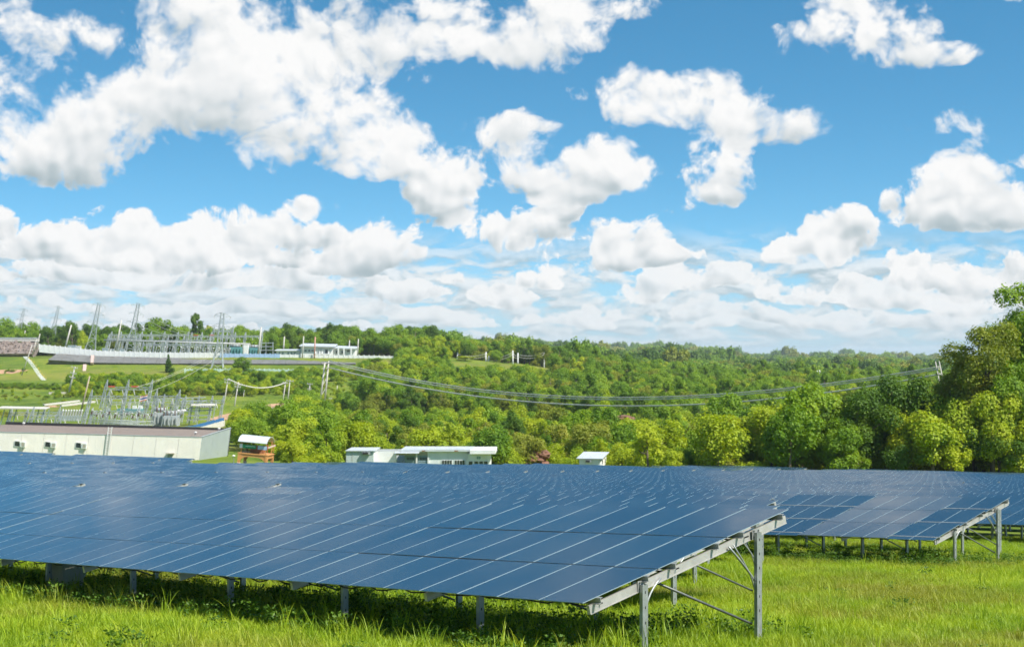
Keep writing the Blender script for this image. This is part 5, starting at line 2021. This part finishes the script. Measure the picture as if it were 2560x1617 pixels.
def crown(name, seed, R, H, nl, n, card, mat, core=0.55, style='round', z0=0.0, lobe=0.42, flat=0.0):
    rng = np.random.default_rng(seed)
    C, LR = [], []
    for i in range(nl):
        while True:
            p = rng.uniform(-1, 1, 3)
            if np.linalg.norm(p) < 1:
                break
        if style == 'cone':
            p[2] = rng.uniform(-1, 1)
            p[:2] *= max(0.08, (1 - p[2]) / 2)
            r = lobe * R * (0.35 + 0.65 * (1 - p[2]) / 2) * rng.uniform(0.7, 1.1)
        else:
            r = lobe * R * rng.uniform(0.45, 1.15)
            if style == 'sparse':
                r *= 0.75
        st = rng.uniform(0.75, 1.12)
        C.append((p[0] * R * 0.88 * st, p[1] * R * 0.88 * st, z0 + H / 2 + p[2] * H * 0.44 * (1 - flat)))
        LR.append(r)
    C, LR = np.array(C), np.array(LR)
    w = LR ** 2
    k = rng.choice(nl, size=int(n * 1.9), p=w / w.sum())
    d = rng.normal(size=(len(k), 3))
    d[:, 2] += 0.35
    d /= np.linalg.norm(d, axis=1, keepdims=True)
    bump = 0.72 + 0.46 * rng.random(len(k)) ** 1.4
    out = rng.random(len(k)) < 0.10                     # stray sprigs break the outline
    bump = np.where(out, bump + 0.45 * rng.random(len(k)), bump)
    P = C[k] + d * (LR[k] * bump)[:, None] * np.array([1, 1, 0.86])
    keep = np.ones(len(k), bool)
    for i in range(nl):
        q = np.linalg.norm((P - C[i]) / np.array([1, 1, 0.86]), axis=1)
        keep &= ~((q < LR[i] * 0.72) & (k != i))
    P, d = P[keep][:n], d[keep][:n]
    N = d * 0.9 + rng.normal(size=P.shape) * 0.5 + np.array([0.1, -0.1, 0.55])
    S = card * rng.uniform(0.55, 1.35, len(P))
    extra = []
    if core:
        iv, if_ = ICO
        for c, r in zip(C, LR):
            extra.append((iv * (r * core) * np.array([1, 1, 0.86]) * rng.uniform(0.88, 1.1, (len(iv), 1)) + c, if_, 0))
    return cards_mesh(name, P, N, S, [mat, M_BARK], extra=extra), C, LR


def trunk_mb(h, r, C=None, seed=0, z_split=0.4, nl=5):
    rr = random.Random(seed)
    mb = MB()
    bend = (rr.uniform(-0.05, 0.05) * h, rr.uniform(-0.05, 0.05) * h)
    top = Vector((bend[0], bend[1], h * 0.8))
    mb.tube([(0, 0, -1.0), (0, 0, 0.15 * h), (bend[0] * 0.5, bend[1] * 0.5, h * z_split), top], [r * 1.35, r, r * 0.8, r * 0.35], 7)
    if C is not None:
        idx = list(range(len(C)))
        rr.shuffle(idx)
        for i in idx[:nl]:
            e = Vector(C[i])
            s = Vector((bend[0] * 0.5, bend[1] * 0.5, h * rr.uniform(z_split * 0.9, 0.68)))
            m = s.lerp(e, 0.5) + Vector((0, 0, -0.04 * h))
            mb.tube([s, m, e], [r * 0.55, r * 0.38, r * 0.14], 5)
    return mb


PROTO = []
for i, (mat_i, R, H, nl, n, card, style) in enumerate([
        (0, 3.0, 4.6, 15, 2300, 0.34, 'round'), (0, 3.4, 5.0, 19, 2600, 0.36, 'round'),
        (1, 3.2, 6.6, 18, 2700, 0.36, 'round'), (1, 3.6, 6.0, 20, 2800, 0.38, 'round'),
        (2, 3.4, 6.8, 18, 2700, 0.36, 'round'), (2, 3.0, 7.4, 17, 2500, 0.36, 'round'),
        (3, 3.3, 6.2, 17, 2500, 0.34, 'round'), (3, 3.8, 5.6, 20, 2600, 0.36, 'round'),
        (1, 3.8, 4.8, 18, 2600, 0.36, 'round'),
        (0, 4.2, 3.2, 30, 2800, 0.30, 'scrub'), (3, 3.8, 3.4, 26, 2500, 0.30, 'scrub'), (1, 2.2, 8.4, 16, 2300, 0.34, 'tallish'), (3, 3.4, 7.2, 15, 1700, 0.34, 'open'), (0, 2.6, 6.8, 15, 2000, 0.32, 'open')]):
    cm, C, LR = crown('crown', 40 + i, R, H, nl, int(n * 1.6), card * 0.76, LEAF[mat_i], core={'open': 0.0, 'scrub': 0.4}.get(style, 0.5), style='sparse' if style == 'open' else 'round', z0=0.1 if style == 'scrub' else 1.2, lobe={'scrub': 0.30, 'open': 0.40}.get(style, 0.40))
    tm = trunk_mb(H + 1.0, 0.17, C, i).mesh('trunk', [M_BARK], True)
    PROTO.append(dict(crown=cm, trunk=tm, R=R, H=H + 1.2, mat=mat_i))
HERO = []
for i, (mat_i, R, H, nl, n, card, style, z0, flat) in enumerate([
        (1, 6.4, 15.0, 34, 13000, 0.40, 'round', 8.0, 0.0), (3, 5.6, 12.5, 30, 9000, 0.36, 'round', 7.0, 0.0),
        (1, 5.2, 9.5, 28, 9500, 0.36, 'round', 3.0, 0.0), (2, 5.4, 8.0, 26, 9000, 0.36, 'round', 2.0, 0.0), (0, 5.2, 7.5, 26, 9000, 0.36, 'round', 1.6, 0.0)]):
    cm, C, LR = crown('crown', 80 + i, R, H, nl, int(n * 1.9), card * 0.70, LEAF[mat_i], core=0.3, style=style, z0=z0, lobe=0.31)
    tm = trunk_mb(z0 + H * 0.75, 0.34, C, 50 + i, 0.5, 12).mesh('trunk', [M_BARK], True)
    HERO.append(dict(crown=cm, trunk=tm, R=R, H=H + z0, mat=mat_i))
cm, C, LR = crown('crown', 95, 5.0, 15.0, 15, 3000, 0.75, LEAF[2], core=0.45, style='sparse', z0=3.0, lobe=0.40)
SPARSE = dict(crown=cm, trunk=trunk_mb(17, 0.5, C, 3, 0.4, 12).mesh('trunk', [M_BARK], True), R=5, H=18, mat=2)
cm, C, LR = crown('crown', 96, 3.0, 8.5, 34, 2600, 0.5, LEAF[2], core=0.5, style='cone', z0=0.6, lobe=0.42)
CONE = dict(crown=cm, trunk=trunk_mb(8.5, 0.2, None, 4).mesh('trunk', [M_BARK], True), R=3, H=9, mat=2)

SHADE = ["yellow-green", "mid-green", "dark green", "olive green"]


def place_tree(pr, x, y, label, s=1.0, sz=None, rz=None, name='tree', group='trees of the forest edge', z=None):
    t = empty(name, (x, y, (gz(x, y) if z is None else z) - 0.1), random.random() * 6.28 if rz is None else rz, label, 'tree', group)
    t.scale = (s, s, sz or s)
    link('trunk', pr['trunk'], t)
    link('crown', pr['crown'], t)
    return t


def tall(pr, px_x, top_y, Y, rad_px, label, name='tree', group=None):
    """a tree whose top is seen at top_y, standing at depth Y"""
    p = at(px_x, top_y, Y)
    g = gz(p.x, p.y)
    return place_tree(pr, p.x, p.y, label, rad_px * Y / F_PX / pr['R'], (p.z - g) / pr['H'], name=name, group=group or 'single trees that stand out')


# single trees that stand out
tall(HERO[0], 2566, 690, 240, 140, "tallest dark green tree, cut by the right edge of the picture")
tall(HERO[1], 2455, 785, 212, 122, "tall olive-green tree left of the tallest one at the right edge")
tall(HERO[2], 2540, 900, 207.5, 95, "bright green creeper-hung tree in front of the tallest tree at right")
tall(HERO[3], 2255, 935, 211, 120, "broad dark tree with pale leaf tips right of centre-right, below the far pole pair")
tall(HERO[3], 2130, 985, 208, 105, "dark rounded tree directly above the far panel rows, left of the broad dark one")
tall(HERO[4], 2395, 985, 209, 110, "bright yellow-green mounded tree before the olive one at right")
tall(HERO[2], 2035, 950, 232, 70, "mid-green tree reaching up to the heavy cables at right")
tall(HERO[4], 1930, 1010, 214, 100, "yellow-green mounded tree left of the dark rounded one at right")
tall(HERO[3], 2480, 1040, 205.5, 110, "dark low tree right at the back of the right-hand panels")
tall(HERO[2], 2330, 1060, 205.5, 85, "green low tree behind the panels, left of the dark low one")
tall(HERO[2], 2205, 1000, 215, 85, "leafy mid-green tree between the broad dark one and the dark rounded one")
tall(HERO[4], 2500, 975, 206, 95, "sunlit yellow-green mound at the foot of the tallest tree")
tall(HERO[1], 2388, 880, 214, 80, "olive tree with open crown left of the tall olive one")
tall(HERO[4], 2290, 1030, 207, 90, "yellow-green mounded tree under the broad dark one")
tall(HERO[2], 2075, 1040, 206, 85, "leafy green tree at the panel edge left of the dark rounded one")
tall(HERO[1], 1840, 1030, 216, 80, "olive-green tree above the grey mirrored panels")
tall(SPARSE, 491, 773, 900, 22, "tall thin tree with gaps in its crown above the upper substation")
tall(PROTO[2], 402, 792, 930, 42, "broad round tree on the skyline left of the tall thin tree")
tall(PROTO[4], 340, 803, 935, 30, "skyline tree between the twin pylons and the round tree")
tall(PROTO[3], 18, 803, 920, 36, "rounded tree at the far left edge behind the embankment")
tall(PROTO[4], 207, 806, 930, 38, "dark skyline tree between the two left pylon pairs")
tall(PROTO[2], 700, 815, 910, 34, "skyline tree behind the right end of the steel gantries")
tall(PROTO[3], 985, 843, 860, 40, "broad tree just right of the ridge office")
tall(PROTO[5], 1016, 868, 800, 36, "dark tall tree standing on the ridge right of the white wall end")
tall(CONE, 421, 884, 742, 12, "small pointed conifer in front of the grey paved bank")
tall(PROTO[3], 602, 896, 722, 24, "leaning leafy tree in front of the pale green wall")
tall(PROTO[0], 1163, 890, 800, 26, "bright yellow-green tree beside the leftmost white ridge pole")
tall(PROTO[2], 935, 893, 770, 26, "dark round tree below the right end of the white wall")
tall(PROTO[0], 1075, 906, 760, 30, "pale yellow-green spreading tree below the wooded ridge")
tall(PROTO[5], 955, 905, 765, 24, "tall dark tree beside the white wall end, in front")
o = tall(PROTO[0], 205, 833, 850, 16, "small yellow flowering tree under the left twin pylon")

# keep-out places
FOOT = [(-60, -35, 230, 262), (-23.5, 0.5, 211, 227), (7.0, 13.5, 203, 213), (-95, -41, 250, 305), (-39.5, -30.5, 216, 228)]
CLEAR = [  # photo areas of open ground (by the foot of the plant)
    [(-50, 985), (560, 985), (575, 1120), (-50, 1120)],
    [(-50, 880), (120, 880), (215, 945), (215, 1000), (-50, 1000)],
    [(-50, 700), (990, 700), (990, 905), (870, 916), (700, 914), (460, 934), (110, 940), (80, 885), (-50, 885)],
    [(520, 1000), (690, 985), (800, 965), (905, 960), (925, 985), (800, 1012), (700, 1028), (600, 1055), (520, 1075)],
]


def in_poly(x, y, poly):
    c = False
    j = len(poly) - 1
    for i in range(len(poly)):
        xi, yi = poly[i]
        xj, yj = poly[j]
        if (yi > y) != (yj > y) and x < (xj - xi) * (y - yi) / (yj - yi) + xi:
            c = not c
        j = i
    return c


def blocked(x, y):
    pxx = W_PX / 2 + F_PX * x / y
    if pxx < 598 and y < 478:
        return True
    for a, b, d in ((575, 700, 229), (840, 1262, 226), (1425, 1548, 213), (1272, 1412, 238), (-200, 592, 304)):
        if a < pxx < b and y < d:
            return True
    for a, b, c, d in FOOT:
        if a < x < b and c < y < d:
            return True
    rel = Vector((x, y, 0)) - ORG
    q, h2 = -rel.dot(HX), rel.dot(HY)
    if h2 < h2max(q) + 6.5 and q < 262:
        return True
    return False


# sightlines kept open: photo x range, the lowest row that must stay visible, and how deep
GUARD = [(1120, 1385, 912, 818), (685, 995, 900, 815), (110, 470, 932, 760), (470, 890, 916, 770), (785, 842, 1000, 598), (1285, 1390, 1122, 238), (1296, 1352, 1074, 328), (1530, 1602, 1040, 398),
         (830, 1500, 1024, 520), (1500, 1800, 1016, 420), (1800, 2000, 985, 330), (540, 740, 1012, 640), (460, 745, 924, 740)]


def hides(x, y, top):
    p = to_px((x, y, gz(x, y) + top))
    return any(a < p[0] < b and y < d and p[1] < lim for a, b, lim, d in GUARD)


cand = []
rt = random.Random(21)
sp = 4.3
for iy in range(0, 84):
    Y = 204 + iy * sp * 0.9
    for ix in range(int(-0.20 * Y / sp), int(0.345 * Y / sp) + 1):
        x = ix * sp + rt.uniform(-2.2, 2.2)
        y = Y + rt.uniform(-2.2, 2.2)
        if blocked(x, y):
            continue
        p = to_px((x, y, gz(x, y)))
        if not (-40 < p[0] < 2640) or any(in_poly(p[0], p[1], c) for c in CLEAR):
            continue
        a = x / y
        # low bright growth in the middle, taller mixed trees to the right
        f = min(1, max(0, (a - 0.0) / 0.16))
        n = math.sin(x * 0.045 + 1.0) + math.sin(y * 0.05 + x * 0.02)
        u = rt.random() + 0.18 * n
        if y < 290 and a < 0.12:
            k = rt.choice((0, 1, 9, 9, 8, 10, 13, 13, 7)) if u < 0.8 else rt.choice((2, 11, 4, 6, 12))
            s = 0.34 + 0.62 * rt.random() ** 1.6 + 0.28 * f
        elif a < 0.12:
            k = rt.choice((0, 1, 9, 3, 10, 8, 13)) if u < 0.65 else rt.choice((2, 4, 11, 5, 12, 7))
            s = 0.45 + 0.8 * rt.random() ** 1.7
        else:
            k = rt.choice((0, 1, 8, 9, 2, 13, 10)) if u < 0.62 else rt.choice((2, 3, 4, 11, 12, 7))
            s = 0.45 + 0.9 * rt.random() ** 1.5
        if hides(x, y, PROTO[k]['H'] * s * 1.05):
            s *= 0.6
            if hides(x, y, PROTO[k]['H'] * s * 1.05):
                continue
        cand.append((x, y, k, s, p[0], p[1]))
# those that show largest are things of their own; the rest join the wood
cand.sort(key=lambda c: -PROTO[c[2]]['R'] * c[3] / c[1])
N_IND = 270
ind, rest = cand[:N_IND], cand[N_IND:]
MARK = [(600, "beside the warehouse"), (860, "by the orange pavilion"), (1240, "behind the mint office"), (1445, "between office and shed"), (1540, "behind the small shed"),
        (1750, "right of the shed"), (1980, "above the grey panels"), (2230, "behind the right panels"), (9999, "near the right edge")]
LINES = [(222, "front line"), (240, "second line"), (260, "third line"), (285, "fourth line"), (315, "fifth line"), (350, "sixth line"), (9999, "back line")]
seen = {}
for c in sorted(ind, key=lambda c: c[4]):
    mk = next(m_ for lim, m_ in MARK if c[4] < lim)
    ln = next(m_ for lim, m_ in LINES if c[1] < lim)
    n_ = seen[(mk, ln)] = seen.get((mk, ln), 0) + 1
    pr = PROTO[c[2]]
    kind = "low bushy tree" if c[3] < 0.8 or c[2] in (9, 10) else ("round leafy tree" if c[3] < 1.1 else "tall leafy tree")
    place_tree(pr, c[0], c[1], "%s %s %s, %s from left in %s" % (SHADE[pr['mat']], kind, mk, ordinal(n_), ln), c[3], c[3] * rt.uniform(0.85, 1.2))


# ------------------------------------------------------------------ scatter: one object of many plants
def scatter(name, P, ROT, SCL, IDX, protos, label, cat):
    lib = bpy.data.collections.new(name + '_kinds')          # not linked to the scene
    for i, me in enumerate(protos):
        o = bpy.data.objects.new('%s_kind_%02d' % (name, i), me)
        lib.objects.link(o)
    me = bpy.data.meshes.new(name)
    me.from_pydata([tuple(map(float, p_)) for p_ in P], [], [])
    for nm, ty, dat in (('rot', 'FLOAT_VECTOR', ROT), ('scl', 'FLOAT_VECTOR', SCL)):
        at_ = me.attributes.new(nm, ty, 'POINT')
        at_.data.foreach_set('vector', np.asarray(dat, np.float32).ravel())
    at_ = me.attributes.new('idx', 'INT', 'POINT')
    at_.data.foreach_set('value', np.asarray(IDX, np.int32))
    o = link(name, me)
    ng = bpy.data.node_groups.new(name + '_scatter', 'GeometryNodeTree')
    ng.interface.new_socket('Geometry', in_out='INPUT', socket_type='NodeSocketGeometry')
    ng.interface.new_socket('Geometry', in_out='OUTPUT', socket_type='NodeSocketGeometry')
    gi, go = ng.nodes.new('NodeGroupInput'), ng.nodes.new('NodeGroupOutput')
    ci = ng.nodes.new('GeometryNodeCollectionInfo')
    ci.inputs['Collection'].default_value = lib
    ci.inputs['Separate Children'].default_value = True
    ci.inputs['Reset Children'].default_value = True
    ip = ng.nodes.new('GeometryNodeInstanceOnPoints')
    ip.inputs['Pick Instance'].default_value = True

    def attr(nm, ty):
        n_ = ng.nodes.new('GeometryNodeInputNamedAttribute')
        n_.data_type = ty
        n_.inputs['Name'].default_value = nm
        return n_.outputs[0]
    e2r = ng.nodes.new('FunctionNodeEulerToRotation')
    ng.links.new(attr('rot', 'FLOAT_VECTOR'), e2r.inputs[0])
    ng.links.new(gi.outputs[0], ip.inputs['Points'])
    ng.links.new(ci.outputs[0], ip.inputs['Instance'])
    ng.links.new(attr('idx', 'INT'), ip.inputs['Instance Index'])
    ng.links.new(e2r.outputs[0], ip.inputs['Rotation'])
    ng.links.new(attr('scl', 'FLOAT_VECTOR'), ip.inputs['Scale'])
    ng.links.new(ip.outputs[0], go.inputs[0])
    md = o.modifiers.new('scatter', 'NODES')
    md.node_group = ng
    tag(o, label, cat, kind='stuff')
    return o


# whole plants for the wood, trunk and crown together; and clumps for the far plain
def joined(pr):
    me = pr['crown'].copy()
    bm = bmesh.new()
    bm.from_mesh(me)
    n0 = len(bm.faces)
    bm.from_mesh(pr['trunk'])
    bm.faces.ensure_lookup_table()
    for f in bm.faces[n0:]:
        f.material_index = 1
    bm.to_mesh(me)
    bm.free()
    return me


KINDS = [joined(p_) for p_ in PROTO]
far_kinds = []
for i in range(4):
    cm, C, LR = crown('far_clump', 200 + i, 10.0, 7.5, 26, 1500, 1.25, LEAF[(1, 2, 3, 1)[i]], core=0.85, z0=0.5, lobe=0.30, flat=0.3)
    far_kinds.append(cm)
KINDS += far_kinds

P, RO, SL, ID = [], [], [], []


def put(x, y, k, s, sz=None):
    P.append((x, y, gz(x, y) - 0.15 * s))
    RO.append((0, 0, rt.random() * 6.28))
    SL.append((s, s, sz or s * rt.uniform(0.85, 1.2)))
    ID.append(k)


for c in rest:
    put(c[0], c[1], c[2], c[3])
# mid forest 500-1100 m
Y = 520.0
while Y < 1150:
    st = 6.2 + (Y - 520) * 0.004
    for ix in range(int(-0.34 * Y / st), int(0.35 * Y / st) + 1):
        x = ix * st + rt.uniform(-2.6, 2.6)
        y = Y + rt.uniform(-2.6, 2.6)
        p = to_px((x, y, gz(x, y)))
        a = x / y
        if any(in_poly(p[0], p[1], c) for c in CLEAR) and not (y > 885 and a < -0.06):
            continue
        if 755 < y < 885 and a < -0.075:
            continue
        if y > 885 and a < -0.05:
            k, s = rt.choice((2, 3, 4, 5, 2, 3, 7)), rt.uniform(1.1, 2.1)
            if rt.random() < 0.3:
                continue
        elif a < -0.09 and y < 755:
            if y < 600 or rt.random() < 0.25:
                continue
            k, s = rt.choice((1, 0, 8, 9, 10, 9, 2)), rt.uniform(0.45, 0.9)
        else:
            u = rt.random() + 0.15 * math.sin(x * 0.03) + 0.15 * math.sin(y * 0.025)
            k = rt.choice((0, 1, 8, 9, 13, 10, 3)) if u < 0.58 else rt.choice((2, 3, 4, 11, 12, 7))
            s = rt.uniform(0.8, 1.5)
        if hides(x, y, PROTO[k]['H'] * s * 1.05):
            s *= 0.6
            if hides(x, y, PROTO[k]['H'] * s * 1.05):
                continue
        put(x, y, k, s)
    Y += st * 0.9
# scrub and weeds dotted over the open left slope
for _ in range(1500):
    xx, yy = rt.uniform(-60, 940), 905 + 160 * rt.random() ** 1.2
    if yy > 1045 or (60 < xx < 470 and yy > 1000 and rt.random() < 0.8):
        continue
    q_ = ground_px(xx, yy)
    if q_.y > 752 or q_.y < 490 or (q_.y > 738 and 110 < xx < 480):
        continue
    n_ = math.sin(q_.x * 0.07) + math.sin(q_.y * 0.06 + q_.x * 0.03)
    if n_ < -0.3 or hides(q_.x, q_.y, 2.0):
        continue
    put(q_.x, q_.y, rt.choice((9, 10, 8, 1)), rt.uniform(0.10, 0.40), rt.uniform(0.08, 0.34))
# the thicket below the paved banks, and the dark hedge line across the left grass
for _ in range(3200):
    xx, yy = rt.uniform(175, 800), rt.uniform(926, 1004)
    if yy > 968 and rt.random() < (yy - 968) / 30:
        continue
    q_ = ground_px(xx, yy)
    k_ = rt.choice((9, 9, 10, 8, 1, 0, 2))
    s_ = 0.22 + 0.62 * rt.random() ** 1.4
    if hides(q_.x, q_.y, PROTO[k_]['H'] * s_) or q_.y > 746 or (q_.y > 728 and 455 < xx < 750):
        continue
    put(q_.x, q_.y, k_, s_)
for _ in range(260):
    xx = rt.uniform(-20, 250)
    q_ = ground_px(xx, 967 + rt.uniform(-4, 5) + 0.02 * xx)
    put(q_.x, q_.y, rt.choice((3, 4, 8, 10)), rt.uniform(0.14, 0.34), rt.uniform(0.12, 0.26))
# far forest
Y = 1150.0
while Y < 8500:
    st = 11.0 if Y < 2200 else (18.0 if Y < 4000 else 34.0)
    dY = st * (1.3 if Y < 2200 else 1.8)
    for ix in range(int(-0.33 * Y / st), int(0.33 * Y / st) + 1):
        x = ix * st + rt.uniform(-st * 0.4, st * 0.4)
        y = Y + rt.uniform(-dY * 0.4, dY * 0.4)
        if Y > 2500 and math.sin(x * 0.004 + 1) * math.sin(y * 0.0021) > 0.55:
            continue                                  # open fields on the far plain
        s = (rt.uniform(0.55, 1.35) if Y < 2200 else rt.uniform(0.7, 1.8) if Y < 4000 else rt.uniform(1.2, 3.0))
        u = rt.random() + 0.2 * math.sin(x * 0.008 + y * 0.005)
        put(x, y, len(PROTO) + (rt.choice((0, 2, 3)) if u < 0.55 else rt.choice((1, 0))), s, s * (rt.uniform(0.7, 1.15) if rt.random() > 0.04 else rt.uniform(1.4, 2.0)))
    Y += dY
print('forest plants', len(P))
scatter('forest', P, RO, SL, ID, KINDS, "wooded slopes and plain running back to the horizon", 'forest')


# ------------------------------------------------------------------ grass and weeds
def blades(name, seed, n, rad, hmin, hmax, wd, mat, lean=0.5):
    rng = np.random.default_rng(seed)
    v, f = [], []
    for i in range(n):
        a = rng.random() * 6.283
        r = rad * math.sqrt(rng.random())
        bx, by = r * math.cos(a), r * math.sin(a)
        h = rng.uniform(hmin, hmax)
        d = rng.random() * 6.283
        l = h * lean * rng.uniform(0.2, 1.0)
        sx, sy = -math.sin(d + 0.6 * rng.normal()), math.cos(d)
        w = wd * rng.uniform(0.7, 1.3)
        o = len(v)
        for t, ww in ((0, 1), (0.45, 0.85), (0.8, 0.5)):
            cx, cy = bx + math.cos(d) * l * t * t, by + math.sin(d) * l * t * t
            z = h * (t - 0.18 * lean * t * t)
            v.append((cx - sx * w * ww / 2, cy - sy * w * ww / 2, z))
            v.append((cx + sx * w * ww / 2, cy + sy * w * ww / 2, z))
        v.append((bx + math.cos(d) * l, by + math.sin(d) * l, h * (1 - 0.22 * lean)))
        f += [(o, o + 1, o + 3, o + 2), (o + 2, o + 3, o + 5, o + 4), (o + 4, o + 5, o + 6)]
    me = bpy.data.meshes.new(name)
    me.from_pydata(v, [], f)
    me.materials.append(mat)
    me.update()
    return me


def weed(name, seed, n, rad, h, leaf):
    rng = np.random.default_rng(seed)
    Pp = np.stack([rng.normal(0, rad * 0.5, n), rng.normal(0, rad * 0.5, n), h * rng.random(n) ** 0.7], 1)
    N = rng.normal(size=(n, 3)) * 0.6 + np.array([0, 0, 0.8])
    return cards_mesh(name, Pp, N, leaf * rng.uniform(0.6, 1.4, n), [M_WEED])


GK = [blades('short_grass', 1, 34, 0.13, 0.05, 0.14, 0.007, M_GRASS, 0.7), blades('short_grass', 2, 36, 0.15, 0.04, 0.12, 0.008, M_GRASS, 0.9),
      blades('grass', 3, 28, 0.14, 0.09, 0.22, 0.008, M_GRASS, 0.6), blades('grass', 4, 26, 0.12, 0.10, 0.27, 0.008, M_GRASS, 0.7),
      blades('tall_grass', 5, 16, 0.10, 0.30, 0.66, 0.010, M_GRASS, 0.45), blades('tall_grass', 6, 14, 0.09, 0.28, 0.55, 0.010, M_GRASS, 0.75)]
WK = [weed('weed', 11, 90, 0.20, 0.26, 0.038), weed('weed', 12, 110, 0.26, 0.20, 0.034), weed('weed', 13, 80, 0.16, 0.36, 0.042)]

gr = np.random.default_rng(77)
P, RO, SL, ID = [], [], [], []
PW_, RW, SW, IW = [], [], [], []


def loc_of(x, y):
    dx, dy = x - ORG.x, y - ORG.y
    return -(dx * HX.x + dy * HX.y), dx * HY.x + dy * HY.y        # q along the row, v up the slope


for (y0, y1, dens) in ((13.5, 20, 170), (20, 28, 105), (28, 40, 55), (40, 58, 18)):
    area = 0.45 * (y1 * y1 - y0 * y0)
    n = int(area * dens)
    yy = np.sqrt(gr.uniform(y0 * y0, y1 * y1, n))
    xx = yy * gr.uniform(-0.40, 0.50, n)
    zz = G(xx, yy)
    for x, y, z in zip(xx, yy, zz):
        q, v = loc_of(x, y)
        under = (q > -0.4 and -0.6 < v < 4.6)
        lush = 0.5 + 0.5 * math.sin(x * 0.8 + 2 * math.sin(y * 0.37)) * math.sin(y * 0.55 + 1)
        front = q > -1 and v < -0.2
        u = gr.random()
        if under:
            k = gr.choice((2, 3, 2, 0)) if u < 0.93 else gr.choice((4, 5, 3))
            s = gr.uniform(0.6, 1.0)
        elif front:
            k = gr.choice((2, 0, 0, 1, 3)) if u < 0.975 else gr.choice((4, 5))
            s = gr.uniform(0.55, 0.95)
        else:
            k = gr.choice((0, 1, 0, 2)) if u < 0.86 - 0.3 * lush else gr.choice((2, 3, 2))
            if u > 0.995:
                k = gr.choice((4, 5))
            s = gr.uniform(0.6, 1.0)
        if y > 30 and k < 2 and u > 0.5:
            k = 2
        P.append((x, y, z - 0.01))
        RO.append((gr.normal(0, 0.10), gr.normal(0, 0.10), gr.random() * 6.28))
        SL.append((s * 1.1, s * 1.1, s * (0.8 if front else 0.9)))
        ID.append(int(k))
        shady = (q > 0.2 and -0.3 < v < 3.4) or (y > 32 and q > 8 and 20.0 < v < 25)
        if shady and gr.random() < (0.085 if y < 32 else 0.22) or (gr.random() < 0.0012 and y < 40):
            s2 = gr.uniform(0.5, 1.0)
            PW_.append((x, y, z))
            RW.append((0, 0, gr.random() * 6.28))
            SW.append((s2, s2, s2))
            IW.append(int(gr.integers(3)))
print('grass clumps', len(P), 'weeds', len(PW_))
scatter('grass', P, RO, SL, ID, GK, "bright green grass growing under and around the panel tables", 'grass')
scatter('weeds', PW_, RW, SW, IW, WK, "broad-leaved weeds in the shade under the panel tables", 'weeds')


# ------------------------------------------------------------------ the air: one box of even, thin haze over the whole place
def build_haze():
    me = bpy.data.meshes.new('haze')
    R, z0, z1 = 13000.0, -36.0, 62.0
    mb = MB().box((0, 0, (z0 + z1) / 2), (2 * R, 2 * R, z1 - z0))
    m = bpy.data.materials.new('thin_haze')
    m.use_nodes = True
    nt = m.node_tree
    nt.nodes.remove(nt.nodes['Principled BSDF'])
    pv_ = nt.nodes.new('ShaderNodeVolumePrincipled')
    pv_.inputs['Color'].default_value = (0.80, 0.90, 1.0, 1)
    pv_.inputs['Density'].default_value = 5.0e-5
    pv_.inputs['Anisotropy'].default_value = 0.0
    nt.links.new(pv_.outputs[0], nt.nodes['Material Output'].inputs['Volume'])
    o = mb.build('haze', m)
    tag(o, kind='stuff')


build_haze()
